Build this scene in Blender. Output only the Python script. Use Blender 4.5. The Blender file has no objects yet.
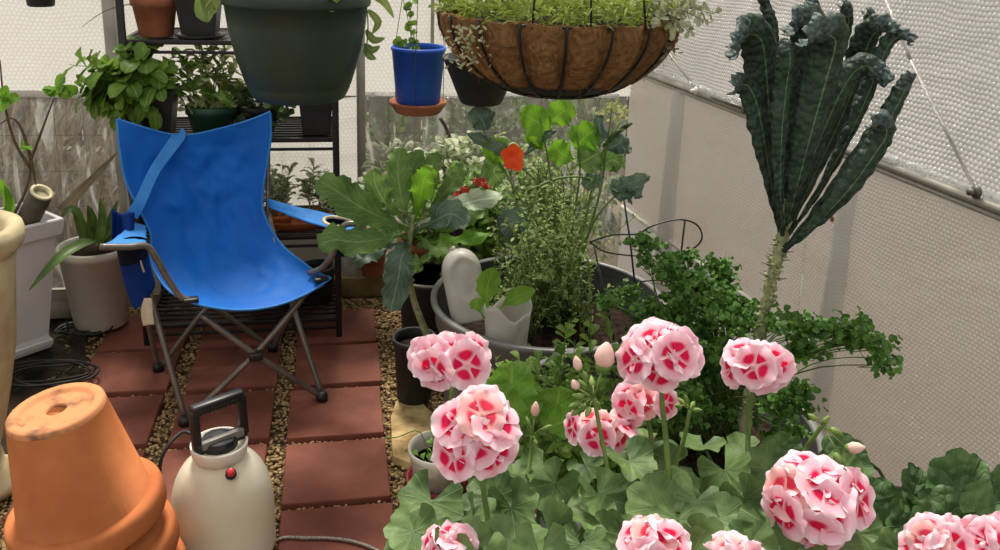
import bpy, bmesh, math, random
from math import sin, cos, pi, radians, sqrt, atan2, exp
from mathutils import Vector, Matrix, noise
V = Vector
C = bpy.context.scene.collection
R = random.Random(7)

# ------------------------------------------------------------------ camera
PSI, PIT, ROLL, FPX, HC = radians(10.4), radians(15.9), radians(2.0), 887.0, 1.528
def ray(px, py):
    a, b = px - 500.0, py - 175.0
    x = a*cos(ROLL) + b*sin(ROLL); y = -a*sin(ROLL) + b*cos(ROLL)
    fh = FPX*cos(PIT) - y*sin(PIT)
    return V((sin(PSI)*fh + cos(PSI)*x, cos(PSI)*fh - sin(PSI)*x, -FPX*sin(PIT) - y*cos(PIT)))
CAMP = V((0, 0, HC))
def at(px, py, d=None, y=None, z=None):
    """a place in the greenhouse: the sight line met at a distance, at a depth or at a height"""
    v = ray(px, py)
    if d is not None: t = d/FPX
    elif y is not None: t = y/v.y
    else: t = (z - HC)/v.z
    return CAMP + v*t
cam = bpy.data.cameras.new('camera'); co = bpy.data.objects.new('camera', cam); C.objects.link(co)
co.location = CAMP
F0 = V((sin(PSI)*cos(PIT), cos(PSI)*cos(PIT), -sin(PIT)))
R0 = V((cos(PSI), -sin(PSI), 0)); U0 = R0.cross(F0)
Rr = R0*cos(ROLL) + U0*sin(ROLL); Ur = U0*cos(ROLL) - R0*sin(ROLL)
M3 = Matrix((Rr, Ur, -F0)).transposed()
co.rotation_euler = M3.to_euler()
cam.sensor_width = 36.0; cam.lens = FPX/1000*36.0
cam.shift_y = -0.1; cam.clip_start = .02
bpy.context.scene.camera = co

# ------------------------------------------------------------------ materials
def newmat(name):
    m = bpy.data.materials.new(name); m.use_nodes = True
    nt = m.node_tree; nt.nodes.clear()
    return m, nt
def N(nt, typ, **kw):
    n = nt.nodes.new(typ)
    for k, v in kw.items(): setattr(n, k, v)
    return n
def L(nt, a, b): nt.links.new(a, b)
def rgba(c): return (c[0], c[1], c[2], 1)
def srgb(r, g, b):
    f = lambda c: (c/255/12.92) if c/255 <= .04045 else ((c/255+.055)/1.055)**2.4
    return (f(r), f(g), f(b))
def math_node(nt, op, a, b=None, c=None):
    n = N(nt, 'ShaderNodeMath', operation=op)
    for i, x in enumerate((a, b, c)):
        if x is None: continue
        if isinstance(x, (int, float)): n.inputs[i].default_value = x
        else: L(nt, x, n.inputs[i])
    return n.outputs[0]
def mixc(nt, fac, a, b):
    n = N(nt, 'ShaderNodeMix', data_type='RGBA')
    if isinstance(fac, (int, float)): n.inputs[0].default_value = fac
    else: L(nt, fac, n.inputs[0])
    for i, x in ((6, a), (7, b)):
        if isinstance(x, tuple): n.inputs[i].default_value = rgba(x)
        else: L(nt, x, n.inputs[i])
    return n.outputs[2]
def ramp(nt, fac, stops):
    n = N(nt, 'ShaderNodeValToRGB')
    while len(n.color_ramp.elements) < len(stops): n.color_ramp.elements.new(.5)
    for e, (p, c) in zip(n.color_ramp.elements, stops):
        e.position = p; e.color = rgba(c) if isinstance(c, tuple) else (c, c, c, 1)
    L(nt, fac, n.inputs[0]); return n.outputs[0]
def noisetex(nt, scale, detail=4, rough=.55, vec=None, dist=0):
    n = N(nt, 'ShaderNodeTexNoise'); n.inputs['Scale'].default_value = scale
    n.inputs['Detail'].default_value = detail; n.inputs['Roughness'].default_value = rough
    n.inputs['Distortion'].default_value = dist
    if vec is None:
        tc = N(nt, 'ShaderNodeTexCoord'); vec = tc.outputs['Object']
    L(nt, vec, n.inputs['Vector']); return n.outputs['Fac']
def bumpn(nt, h, strength, dist=.01):
    b = N(nt, 'ShaderNodeBump'); b.inputs['Strength'].default_value = strength
    b.inputs['Distance'].default_value = dist; L(nt, h, b.inputs['Height']); return b.outputs['Normal']
def plain(name, c, rough=.5, c2=None, scale=12, metal=0, bump=0, bscale=None, spec=.5, trans=0, coat=0, stops=(.35, .65)):
    m, nt = newmat(name)
    p = N(nt, 'ShaderNodeBsdfPrincipled'); o = N(nt, 'ShaderNodeOutputMaterial')
    p.inputs['Roughness'].default_value = rough; p.inputs['Metallic'].default_value = metal
    p.inputs['Specular IOR Level'].default_value = spec; p.inputs['Coat Weight'].default_value = coat
    f = noisetex(nt, scale)
    if c2 is None: c2 = tuple(x*.8 for x in c)
    L(nt, ramp(nt, f, ((stops[0], c2), (stops[1], c))), p.inputs['Base Color'])
    if bump: L(nt, bumpn(nt, noisetex(nt, bscale or scale*5, 6), bump, .004), p.inputs['Normal'])
    if trans:
        t = N(nt, 'ShaderNodeBsdfTranslucent'); t.inputs[0].default_value = rgba(c)
        mx = N(nt, 'ShaderNodeMixShader'); mx.inputs[0].default_value = trans
        L(nt, p.outputs[0], mx.inputs[1]); L(nt, t.outputs[0], mx.inputs[2]); L(nt, mx.outputs[0], o.inputs[0])
    else: L(nt, p.outputs[0], o.inputs[0])
    return m
def leafmat(name, c1, c2, vein, trans=.3, rough=.5, style='mid', veinw=.05, veinamt=.8, scale=30, bump=.25, tcol=None, bscale=None, spec=.35, cell=0):
    """leaf: colour noise, a vein pattern along the leaf's own uv, light passing through"""
    m, nt = newmat(name)
    p = N(nt, 'ShaderNodeBsdfPrincipled'); o = N(nt, 'ShaderNodeOutputMaterial')
    p.inputs['Roughness'].default_value = rough; p.inputs['Specular IOR Level'].default_value = spec
    f = noisetex(nt, scale, 3)
    base = ramp(nt, f, ((.3, c2), (.7, c1)))
    uv = N(nt, 'ShaderNodeUVMap'); sp = N(nt, 'ShaderNodeSeparateXYZ'); L(nt, uv.outputs[0], sp.inputs[0])
    u, v = sp.outputs[0], sp.outputs[1]
    if style in ('mid', 'side'):
        a = math_node(nt, 'ABSOLUTE', math_node(nt, 'SUBTRACT', u, .5))
        mk = math_node(nt, 'LESS_THAN', a, veinw)
        if style == 'side':
            w = math_node(nt, 'SUBTRACT', math_node(nt, 'MULTIPLY', v, 9.0), math_node(nt, 'MULTIPLY', a, 5.0))
            fr = math_node(nt, 'ABSOLUTE', math_node(nt, 'SUBTRACT', math_node(nt, 'FRACT', w), .5))
            mk2 = math_node(nt, 'MULTIPLY', math_node(nt, 'LESS_THAN', fr, .07), .6)
            mk = math_node(nt, 'MAXIMUM', mk, mk2)
    else:   # palmate: u is the angle
        w = math_node(nt, 'MULTIPLY', u, 7.0)
        fr = math_node(nt, 'ABSOLUTE', math_node(nt, 'SUBTRACT', math_node(nt, 'FRACT', w), .5))
        fr = math_node(nt, 'MULTIPLY', fr, math_node(nt, 'ADD', v, .15))
        mk = ramp(nt, fr, ((.008, 1.0), (.03, 0.0)))
    col = mixc(nt, math_node(nt, 'MULTIPLY', mk, veinamt), base, vein)
    L(nt, col, p.inputs['Base Color'])
    h = noisetex(nt, bscale or scale*3, 5)
    h = math_node(nt, 'SUBTRACT', h, math_node(nt, 'MULTIPLY', mk, .5))
    if cell:
        vo = N(nt, 'ShaderNodeTexVoronoi'); vo.inputs['Scale'].default_value = cell; tcc = N(nt, 'ShaderNodeTexCoord'); L(nt, tcc.outputs['Object'], vo.inputs['Vector'])
        h = math_node(nt, 'SUBTRACT', h, math_node(nt, 'MULTIPLY', vo.outputs['Distance'], 2.2))
    nb = bumpn(nt, h, bump, .004); L(nt, nb, p.inputs['Normal'])
    t = N(nt, 'ShaderNodeBsdfTranslucent')
    if tcol: t.inputs[0].default_value = rgba(tcol)
    else: L(nt, col, t.inputs[0])
    mx = N(nt, 'ShaderNodeMixShader'); mx.inputs[0].default_value = trans
    L(nt, p.outputs[0], mx.inputs[1]); L(nt, t.outputs[0], mx.inputs[2]); L(nt, mx.outputs[0], o.inputs[0])
    return m
def bubblewrap(name, col, spacing=.017, trl=.55, bstr=.6, stain=.12, scol=None, gl=.1, dots=.3):
    m, nt = newmat(name)
    o = N(nt, 'ShaderNodeOutputMaterial'); tc = N(nt, 'ShaderNodeTexCoord')
    uvn = N(nt, 'ShaderNodeUVMap'); sp = N(nt, 'ShaderNodeSeparateXYZ'); L(nt, uvn.outputs[0], sp.inputs[0])
    wv = math_node(nt, 'MULTIPLY', math_node(nt, 'SUBTRACT', noisetex(nt, 5.0, 2, .5, tc.outputs['Object']), .5), spacing*2.2)
    row = math_node(nt, 'DIVIDE', math_node(nt, 'ADD', sp.outputs[1], wv), spacing*.866); ri = math_node(nt, 'FLOOR', row)
    cu = math_node(nt, 'ADD', math_node(nt, 'DIVIDE', sp.outputs[0], spacing), math_node(nt, 'MULTIPLY', math_node(nt, 'MODULO', math_node(nt, 'ABSOLUTE', ri), 2.0), .5))
    fx = math_node(nt, 'SUBTRACT', math_node(nt, 'FRACT', cu), .5); fy = math_node(nt, 'MULTIPLY', math_node(nt, 'SUBTRACT', math_node(nt, 'SUBTRACT', row, ri), .5), .866)
    rr2 = math_node(nt, 'ADD', math_node(nt, 'MULTIPLY', fx, fx), math_node(nt, 'MULTIPLY', fy, fy))
    h = math_node(nt, 'MAXIMUM', 0.0, math_node(nt, 'SUBTRACT', 1.0, math_node(nt, 'MULTIPLY', rr2, 5.2)))
    h = math_node(nt, 'POWER', h, .6)
    big = noisetex(nt, 3.0, 4, .5, tc.outputs['Object'], .6)
    hh = math_node(nt, 'ADD', math_node(nt, 'MULTIPLY', h, .45), math_node(nt, 'MULTIPLY', big, 6.0))
    nb = bumpn(nt, hh, bstr, .012)
    st = noisetex(nt, 1.6, 5, .6, tc.outputs['Object'], .3)
    c = mixc(nt, ramp(nt, st, ((.4, 0.0), (.75, stain*4))), col, scol or tuple(x*.75 for x in col))
    c = mixc(nt, math_node(nt, 'MULTIPLY', math_node(nt, 'SUBTRACT', 1.0, h), dots), c, tuple(x*.62 for x in col))
    d = N(nt, 'ShaderNodeBsdfDiffuse'); t = N(nt, 'ShaderNodeBsdfTranslucent'); g = N(nt, 'ShaderNodeBsdfGlossy')
    g.inputs['Roughness'].default_value = .22
    for s in (d, t): L(nt, c, s.inputs[0])
    for s in (d, g): L(nt, nb, s.inputs['Normal'])
    m1 = N(nt, 'ShaderNodeMixShader'); m1.inputs[0].default_value = trl
    L(nt, d.outputs[0], m1.inputs[1]); L(nt, t.outputs[0], m1.inputs[2])
    m2 = N(nt, 'ShaderNodeMixShader'); m2.inputs[0].default_value = gl
    L(nt, m1.outputs[0], m2.inputs[1]); L(nt, g.outputs[0], m2.inputs[2]); L(nt, m2.outputs[0], o.inputs[0])
    return m
def clearfilm(name, haze=.3, gl=.12, col=(.8, .8, .76), wr=14):
    m, nt = newmat(name)
    o = N(nt, 'ShaderNodeOutputMaterial')
    tr = N(nt, 'ShaderNodeBsdfTransparent'); d = N(nt, 'ShaderNodeBsdfTranslucent'); d.inputs[0].default_value = rgba(col)
    df = N(nt, 'ShaderNodeBsdfDiffuse'); df.inputs[0].default_value = rgba(col)
    g = N(nt, 'ShaderNodeBsdfGlossy'); g.inputs['Roughness'].default_value = .12
    mp = N(nt, 'ShaderNodeMapping'); tcc = N(nt, 'ShaderNodeTexCoord'); L(nt, tcc.outputs['Object'], mp.inputs[0]); mp.inputs['Scale'].default_value = (1.0, 1.0, .28); mp.inputs['Rotation'].default_value = (0, .35, 0)
    f = noisetex(nt, wr, 3, .5, mp.outputs[0], 1.5)
    L(nt, bumpn(nt, f, 1.0, .05), g.inputs['Normal'])
    hz = N(nt, 'ShaderNodeMixShader'); hz.inputs[0].default_value = .6
    L(nt, df.outputs[0], hz.inputs[1]); L(nt, d.outputs[0], hz.inputs[2])
    m1 = N(nt, 'ShaderNodeMixShader')
    L(nt, ramp(nt, noisetex(nt, 7, 3, .5, mp.outputs[0], 2.0), ((.40, haze*.25), (.60, haze*.8), (.68, min(1, haze*2.6)))), m1.inputs[0])
    L(nt, tr.outputs[0], m1.inputs[1]); L(nt, hz.outputs[0], m1.inputs[2])
    m2 = N(nt, 'ShaderNodeMixShader'); m2.inputs[0].default_value = gl
    L(nt, m1.outputs[0], m2.inputs[1]); L(nt, g.outputs[0], m2.inputs[2]); L(nt, m2.outputs[0], o.inputs[0])
    return m
def petalmat(name, pale, edge, blotch, throat):
    m, nt = newmat(name)
    p = N(nt, 'ShaderNodeBsdfPrincipled'); o = N(nt, 'ShaderNodeOutputMaterial'); p.inputs['Roughness'].default_value = .6
    p.inputs['Specular IOR Level'].default_value = .2
    uv = N(nt, 'ShaderNodeUVMap'); sp = N(nt, 'ShaderNodeSeparateXYZ'); L(nt, uv.outputs[0], sp.inputs[0])
    u = math_node(nt, 'SUBTRACT', sp.outputs[0], .5); v = sp.outputs[1]
    nz = math_node(nt, 'MULTIPLY', math_node(nt, 'SUBTRACT', noisetex(nt, 160, 3), .5), .22)
    # blotch: an ellipse in the middle of the petal
    dx = math_node(nt, 'DIVIDE', u, .42); dy = math_node(nt, 'DIVIDE', math_node(nt, 'SUBTRACT', v, .35), .25)
    r2 = math_node(nt, 'SQRT', math_node(nt, 'ADD', math_node(nt, 'MULTIPLY', dx, dx), math_node(nt, 'MULTIPLY', dy, dy)))
    r2 = math_node(nt, 'ADD', r2, nz)
    mk = ramp(nt, r2, ((.62, 1.0), (1.05, .0)))
    halo = ramp(nt, math_node(nt, 'MULTIPLY', r2, .5), ((.4, 1.0), (.85, .0)))
    c = mixc(nt, math_node(nt, 'MULTIPLY', halo, .5), pale, tuple(a*.5+b*.5 for a, b in zip(pale, blotch)))
    c = mixc(nt, ramp(nt, v, ((.72, 0.0), (1.0, .8))), c, edge)
    c = mixc(nt, mk, c, blotch)
    c = mixc(nt, ramp(nt, v, ((.05, .8), (.18, 0.0))), c, throat)
    L(nt, c, p.inputs['Base Color'])
    L(nt, bumpn(nt, noisetex(nt, 90, 3), .15, .003), p.inputs['Normal'])
    t = N(nt, 'ShaderNodeBsdfTranslucent'); L(nt, c, t.inputs[0])
    mx = N(nt, 'ShaderNodeMixShader'); mx.inputs[0].default_value = .3
    L(nt, p.outputs[0], mx.inputs[1]); L(nt, t.outputs[0], mx.inputs[2]); L(nt, mx.outputs[0], o.inputs[0])
    return m

MAT = {}
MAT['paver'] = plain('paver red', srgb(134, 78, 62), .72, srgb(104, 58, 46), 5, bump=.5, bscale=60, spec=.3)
MAT['soil'] = plain('potting soil', srgb(58, 44, 36), .95, srgb(24, 18, 15), 40, bump=1, bscale=90, spec=.1)
MAT['gravelbase'] = plain('gravel bed', srgb(128, 106, 76), .95, srgb(70, 56, 40), 70, bump=1, bscale=120, spec=.1)
MAT['pebble'] = plain('pea gravel', srgb(196, 168, 118), .7, srgb(118, 92, 60), 45, spec=.35)
MAT['dirt'] = plain('dark dirt', srgb(66, 58, 46), .95, srgb(30, 27, 22), 12, bump=1, bscale=60, spec=.1)
MAT['terracotta'] = plain('terracotta', srgb(196, 120, 72), .8, srgb(172, 98, 56), 6, bump=.15, bscale=90, spec=.2)
MAT['terracotta_dk'] = plain('old terracotta', srgb(172, 110, 80), .85, srgb(136, 84, 60), 9, spec=.2)
MAT['terracotta_base'] = plain('weathered terracotta base', srgb(206, 140, 96), .85, srgb(120, 88, 66), 16, spec=.2, stops=(.33, .52))
MAT['bluefabric'] = plain('blue nylon', srgb(6, 104, 196), .62, srgb(4, 92, 182), 5, bump=.9, bscale=13, spec=.25)
MAT['bluelight'] = plain('blue webbing', srgb(56, 134, 208), .6, srgb(44, 120, 196), 30, spec=.3)
MAT['bluedark'] = plain('dark blue fabric', srgb(8, 52, 128), .7, srgb(6, 40, 104), 9, spec=.2)
MAT['navy'] = plain('navy mesh', srgb(14, 22, 44), .8, srgb(9, 14, 30), 60, spec=.2)
MAT['steel'] = plain('grey painted tube', srgb(128, 122, 114), .35, srgb(108, 102, 96), 20, metal=.55)
MAT['blackplastic'] = plain('black plastic', srgb(34, 34, 36), .4, srgb(22, 22, 24), 12, spec=.5)
MAT['blackpot'] = plain('black pot plastic', srgb(40, 40, 42), .55, srgb(26, 26, 28), 10, spec=.4)
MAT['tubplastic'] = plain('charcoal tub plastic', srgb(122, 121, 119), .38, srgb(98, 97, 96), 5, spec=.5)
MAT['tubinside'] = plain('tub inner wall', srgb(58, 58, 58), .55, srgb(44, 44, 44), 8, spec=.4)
MAT['rack'] = plain('black rack metal', srgb(38, 32, 38), .45, srgb(26, 22, 26), 20, spec=.4)
MAT['tag'] = plain('cream tag', srgb(214, 202, 176), .8, srgb(196, 184, 158), 30)
MAT['whiteplastic'] = plain('white planter plastic', srgb(222, 219, 219), .5, srgb(208, 204, 204), 3, spec=.35)
MAT['cream'] = plain('cream urn', srgb(196, 184, 148), .7, srgb(160, 144, 106), 9, bump=.2, bscale=50, spec=.3)
MAT['offwhite'] = plain('off-white pot', srgb(230, 226, 216), .55, srgb(212, 206, 194), 4, spec=.35)
MAT['jug'] = plain('milky jug plastic', srgb(222, 220, 212), .35, srgb(204, 200, 190), 14, spec=.4, trans=.45)
MAT['tank'] = plain('milky tank plastic', srgb(244, 240, 222), .42, srgb(230, 220, 192), 5, spec=.4, trans=.2)
MAT['tankwhite'] = plain('white plastic collar', srgb(246, 244, 234), .45, srgb(236, 230, 216), 10, trans=.15)
MAT['red'] = plain('red plastic', srgb(214, 36, 52), .35, srgb(190, 26, 42), 20)
MAT['redpot'] = plain('dark red pot', srgb(132, 34, 30), .5, srgb(104, 26, 24), 20)
MAT['greybar'] = plain('grey grip', srgb(134, 130, 124), .4, srgb(112, 108, 102), 20)
MAT['bluepot'] = plain('blue pot', srgb(44, 100, 206), .5, srgb(38, 88, 190), 6, spec=.4)
MAT['greenpot'] = plain('dark green planter', srgb(44, 62, 50), .48, srgb(36, 50, 41), 4, spec=.5)
MAT['greenpot2'] = plain('green pot', srgb(30, 72, 52), .5, srgb(24, 58, 42), 8)
MAT['yellowpot'] = plain('olive pot', srgb(126, 130, 40), .55, srgb(100, 104, 30), 20)
MAT['stone'] = plain('pale flagstone', srgb(206, 180, 128), .85, srgb(146, 118, 78), 14, bump=.8, bscale=40, spec=.2)
MAT['wood'] = plain('weathered wood', srgb(150, 132, 84), .8, srgb(110, 92, 58), 8, bump=.3)
MAT['pipe'] = plain('dark pipe', srgb(84, 76, 54), .6, srgb(56, 50, 36), 14)
MAT['pipeend'] = plain('pale pipe rim', srgb(206, 196, 162), .6, srgb(186, 176, 140), 14)
MAT['stem'] = plain('green stem', srgb(112, 140, 66), .55, srgb(86, 112, 50), 30, trans=.1)
MAT['stemdk'] = plain('brown stem', srgb(98, 80, 54), .7, srgb(70, 58, 40), 30)
MAT['stempale'] = plain('pale kale trunk', srgb(164, 168, 122), .7, srgb(118, 124, 82), 60, bump=.6, bscale=140)
MAT['wire'] = plain('black wire', srgb(24, 22, 22), .45, srgb(16, 15, 15), 30)
MAT['wiregrey'] = plain('grey wire', srgb(104, 100, 94), .45, srgb(84, 80, 76), 30, metal=.5)
MAT['alu'] = plain('dull aluminium', srgb(176, 170, 158), .45, srgb(150, 146, 136), 8, metal=.3)
MAT['whitemetal'] = plain('white rail', srgb(220, 216, 206), .4, srgb(206, 202, 192), 8)
MAT['cord'] = plain('black cord', srgb(30, 28, 26), .6, srgb(20, 19, 18), 30)
MAT['braid'] = plain('braided steel cord', srgb(170, 160, 146), .4, srgb(92, 84, 76), 220, metal=.3)
MAT['coir'] = None
def coirmat():
    m, nt = newmat('coconut coir'); p = N(nt, 'ShaderNodeBsdfPrincipled'); o = N(nt, 'ShaderNodeOutputMaterial')
    p.inputs['Roughness'].default_value = .95; p.inputs['Specular IOR Level'].default_value = .1
    f = noisetex(nt, 26, 8, .75, None, 2.5); g = noisetex(nt, 7, 3)
    c = ramp(nt, f, ((.3, srgb(96, 66, 42)), (.5, srgb(160, 118, 76)), (.72, srgb(206, 164, 114))))
    L(nt, mixc(nt, ramp(nt, g, ((.4, 0.0), (.7, .35))), c, srgb(120, 86, 58)), p.inputs['Base Color'])
    L(nt, bumpn(nt, f, 1.0, .02), p.inputs['Normal']); L(nt, p.outputs[0], o.inputs[0]); return m
MAT['coir'] = coirmat()
MAT['fibre'] = plain('coir fibres', srgb(176, 134, 88), .9, srgb(110, 76, 46), 30, spec=.1)

MAT['ger'] = leafmat('geranium leaf', srgb(112, 138, 80), srgb(58, 86, 42), srgb(134, 154, 104), .2, .55, 'palm', veinamt=.4, scale=22, bump=.35)
MAT['gerlt'] = leafmat('young geranium leaf', srgb(134, 166, 84), srgb(100, 138, 62), srgb(162, 188, 112), .28, .55, 'palm', veinamt=.45, scale=22, bump=.35)
MAT['lacinato'] = leafmat('lacinato kale leaf', srgb(54, 76, 58), srgb(28, 46, 36), srgb(120, 146, 94), .10, .6, 'mid', veinw=.020, veinamt=.6, scale=26, bump=.7, bscale=75, spec=.4, cell=75)
MAT['lacbumpy'] = leafmat('lacinato kale curled back', srgb(100, 116, 112), srgb(44, 58, 56), srgb(104, 130, 104), .06, .6, 'mid', veinw=.02, veinamt=.3, scale=70, bump=1.0, bscale=60, spec=.4, cell=85)
MAT['kale'] = leafmat('broad kale leaf', srgb(122, 156, 80), srgb(82, 118, 58), srgb(162, 184, 122), .4, .5, 'side', veinw=.025, veinamt=.55, scale=14, bump=.4)
MAT['kaleunder'] = leafmat('kale leaf underside', srgb(190, 202, 172), srgb(150, 170, 138), srgb(222, 228, 206), .3, .55, 'side', veinw=.04, veinamt=.8, scale=14, bump=.4)
MAT['bluegreen'] = leafmat('blue-green brassica leaf', srgb(104, 128, 108), srgb(62, 86, 72), srgb(150, 168, 140), .25, .5, 'side', veinw=.025, veinamt=.5, scale=14)
MAT['bright'] = leafmat('bright backlit leaf', srgb(134, 182, 52), srgb(92, 144, 36), srgb(164, 204, 84), .5, .5, 'side', veinw=.02, veinamt=.4, scale=12)
MAT['lettuce'] = leafmat('lettuce leaf', srgb(132, 176, 66), srgb(92, 140, 44), srgb(160, 196, 92), .4, .45, 'side', veinw=.03, veinamt=.5, scale=16)
MAT['basil'] = leafmat('basil leaf', srgb(132, 166, 64), srgb(72, 108, 38), srgb(158, 186, 90), .45, .45, 'mid', veinw=.03, scale=14)
MAT['herb'] = leafmat('herb leaf', srgb(148, 168, 92), srgb(88, 114, 52), srgb(186, 196, 140), .3, .5, 'mid', veinw=.03, scale=10)
MAT['herbdk'] = leafmat('dark small leaf', srgb(78, 104, 54), srgb(44, 66, 34), srgb(110, 134, 76), .25, .5, 'mid', veinw=.03, scale=10)
MAT['sage'] = leafmat('sage leaf', srgb(192, 194, 138), srgb(140, 152, 96), srgb(210, 212, 170), .5, .7, 'mid', veinw=.03, scale=20)
MAT['parsley'] = leafmat('parsley', srgb(98, 142, 54), srgb(48, 88, 30), srgb(96, 134, 60), .25, .5, 'mid', veinw=.0, scale=40)
MAT['mallow'] = leafmat('dark crinkled leaf', srgb(102, 134, 80), srgb(62, 92, 52), srgb(120, 144, 98), .2, .5, 'palm', veinamt=.5, scale=18, bump=.9, cell=60)
MAT['varieg'] = leafmat('white-edged leaf', srgb(232, 230, 212), srgb(176, 188, 142), srgb(126, 154, 94), .45, .5, 'mid', veinw=.14, veinamt=.9, scale=24)
MAT['strap'] = leafmat('strap leaf', srgb(104, 132, 66), srgb(62, 88, 40), srgb(140, 162, 90), .25, .45, 'mid', veinw=.02, veinamt=.4, scale=14)
MAT['silver'] = leafmat('silver leaf', srgb(178, 180, 146), srgb(122, 128, 92), srgb(208, 208, 180), .3, .7, 'mid', veinw=.03, scale=30)
MAT['moss'] = leafmat('trailing moss foliage', srgb(158, 172, 76), srgb(96, 116, 44), srgb(176, 190, 98), .4, .6, 'mid', veinw=.0, scale=30)
MAT['dryleaf'] = leafmat('dry stalk', srgb(154, 138, 110), srgb(92, 80, 60), srgb(178, 164, 136), .3, .7, 'mid', veinw=.02, scale=8)
MAT['outleaf'] = leafmat('garden foliage outside', srgb(118, 136, 84), srgb(74, 88, 54), srgb(140, 152, 106), .3, .6, 'mid', veinw=.02, scale=6)
MAT['petal'] = petalmat('geranium petal', srgb(252, 204, 218), srgb(254, 236, 240), srgb(222, 18, 78), srgb(246, 196, 208))
MAT['petalold'] = petalmat('older geranium petal', srgb(248, 194, 192), srgb(250, 214, 208), srgb(224, 60, 84), srgb(240, 196, 190))
MAT['budpetal'] = plain('pale bud', srgb(248, 218, 206), .6, srgb(244, 196, 186), 60, trans=.25)
MAT['calyx'] = plain('green calyx', srgb(138, 162, 84), .6, srgb(104, 132, 60), 60, trans=.15)
MAT['orange'] = plain('orange petal', srgb(255, 104, 24), .6, srgb(240, 72, 10), 40, trans=.4)
MAT['redorange'] = plain('red orange petal', srgb(196, 74, 46), .6, srgb(160, 48, 34), 40, trans=.3)
MAT['purple'] = plain('dark purple leaf', srgb(58, 26, 48), .6, srgb(38, 18, 34), 40)
MAT['fence'] = plain('grey garden fence', srgb(132, 124, 112), .85, srgb(104, 96, 86), 6)
MAT['outground'] = plain('garden ground', srgb(122, 112, 94), .95, srgb(80, 72, 58), 3)
MAT['siding'] = plain('pale house wall', srgb(206, 198, 188), .85, srgb(192, 184, 172), 3)
MAT['wrapback'] = bubblewrap('bubble wrap end wall', (.90, .875, .82), .0175, .62, .5, .05, None, .08, .35)
MAT['wrapright'] = bubblewrap('bubble wrap side wall upper', (.83, .79, .74), .0145, .45, .7, .08, None, .16, .3)
MAT['wrapright2'] = bubblewrap('bubble wrap side wall lower', (.80, .725, .645), .0125, .45, .75, .2, (.72, .61, .48), .1, .25)
MAT['filmgrey'] = bubblewrap('plain grey film', (.80, .785, .75), .0125, .45, .3, .06, None, .12, .12)
MAT['clear'] = clearfilm('clear film', .20, .13)
MAT['clear2'] = clearfilm('clear post wrap', .6, .15, (.66, .68, .66), 20)

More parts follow.
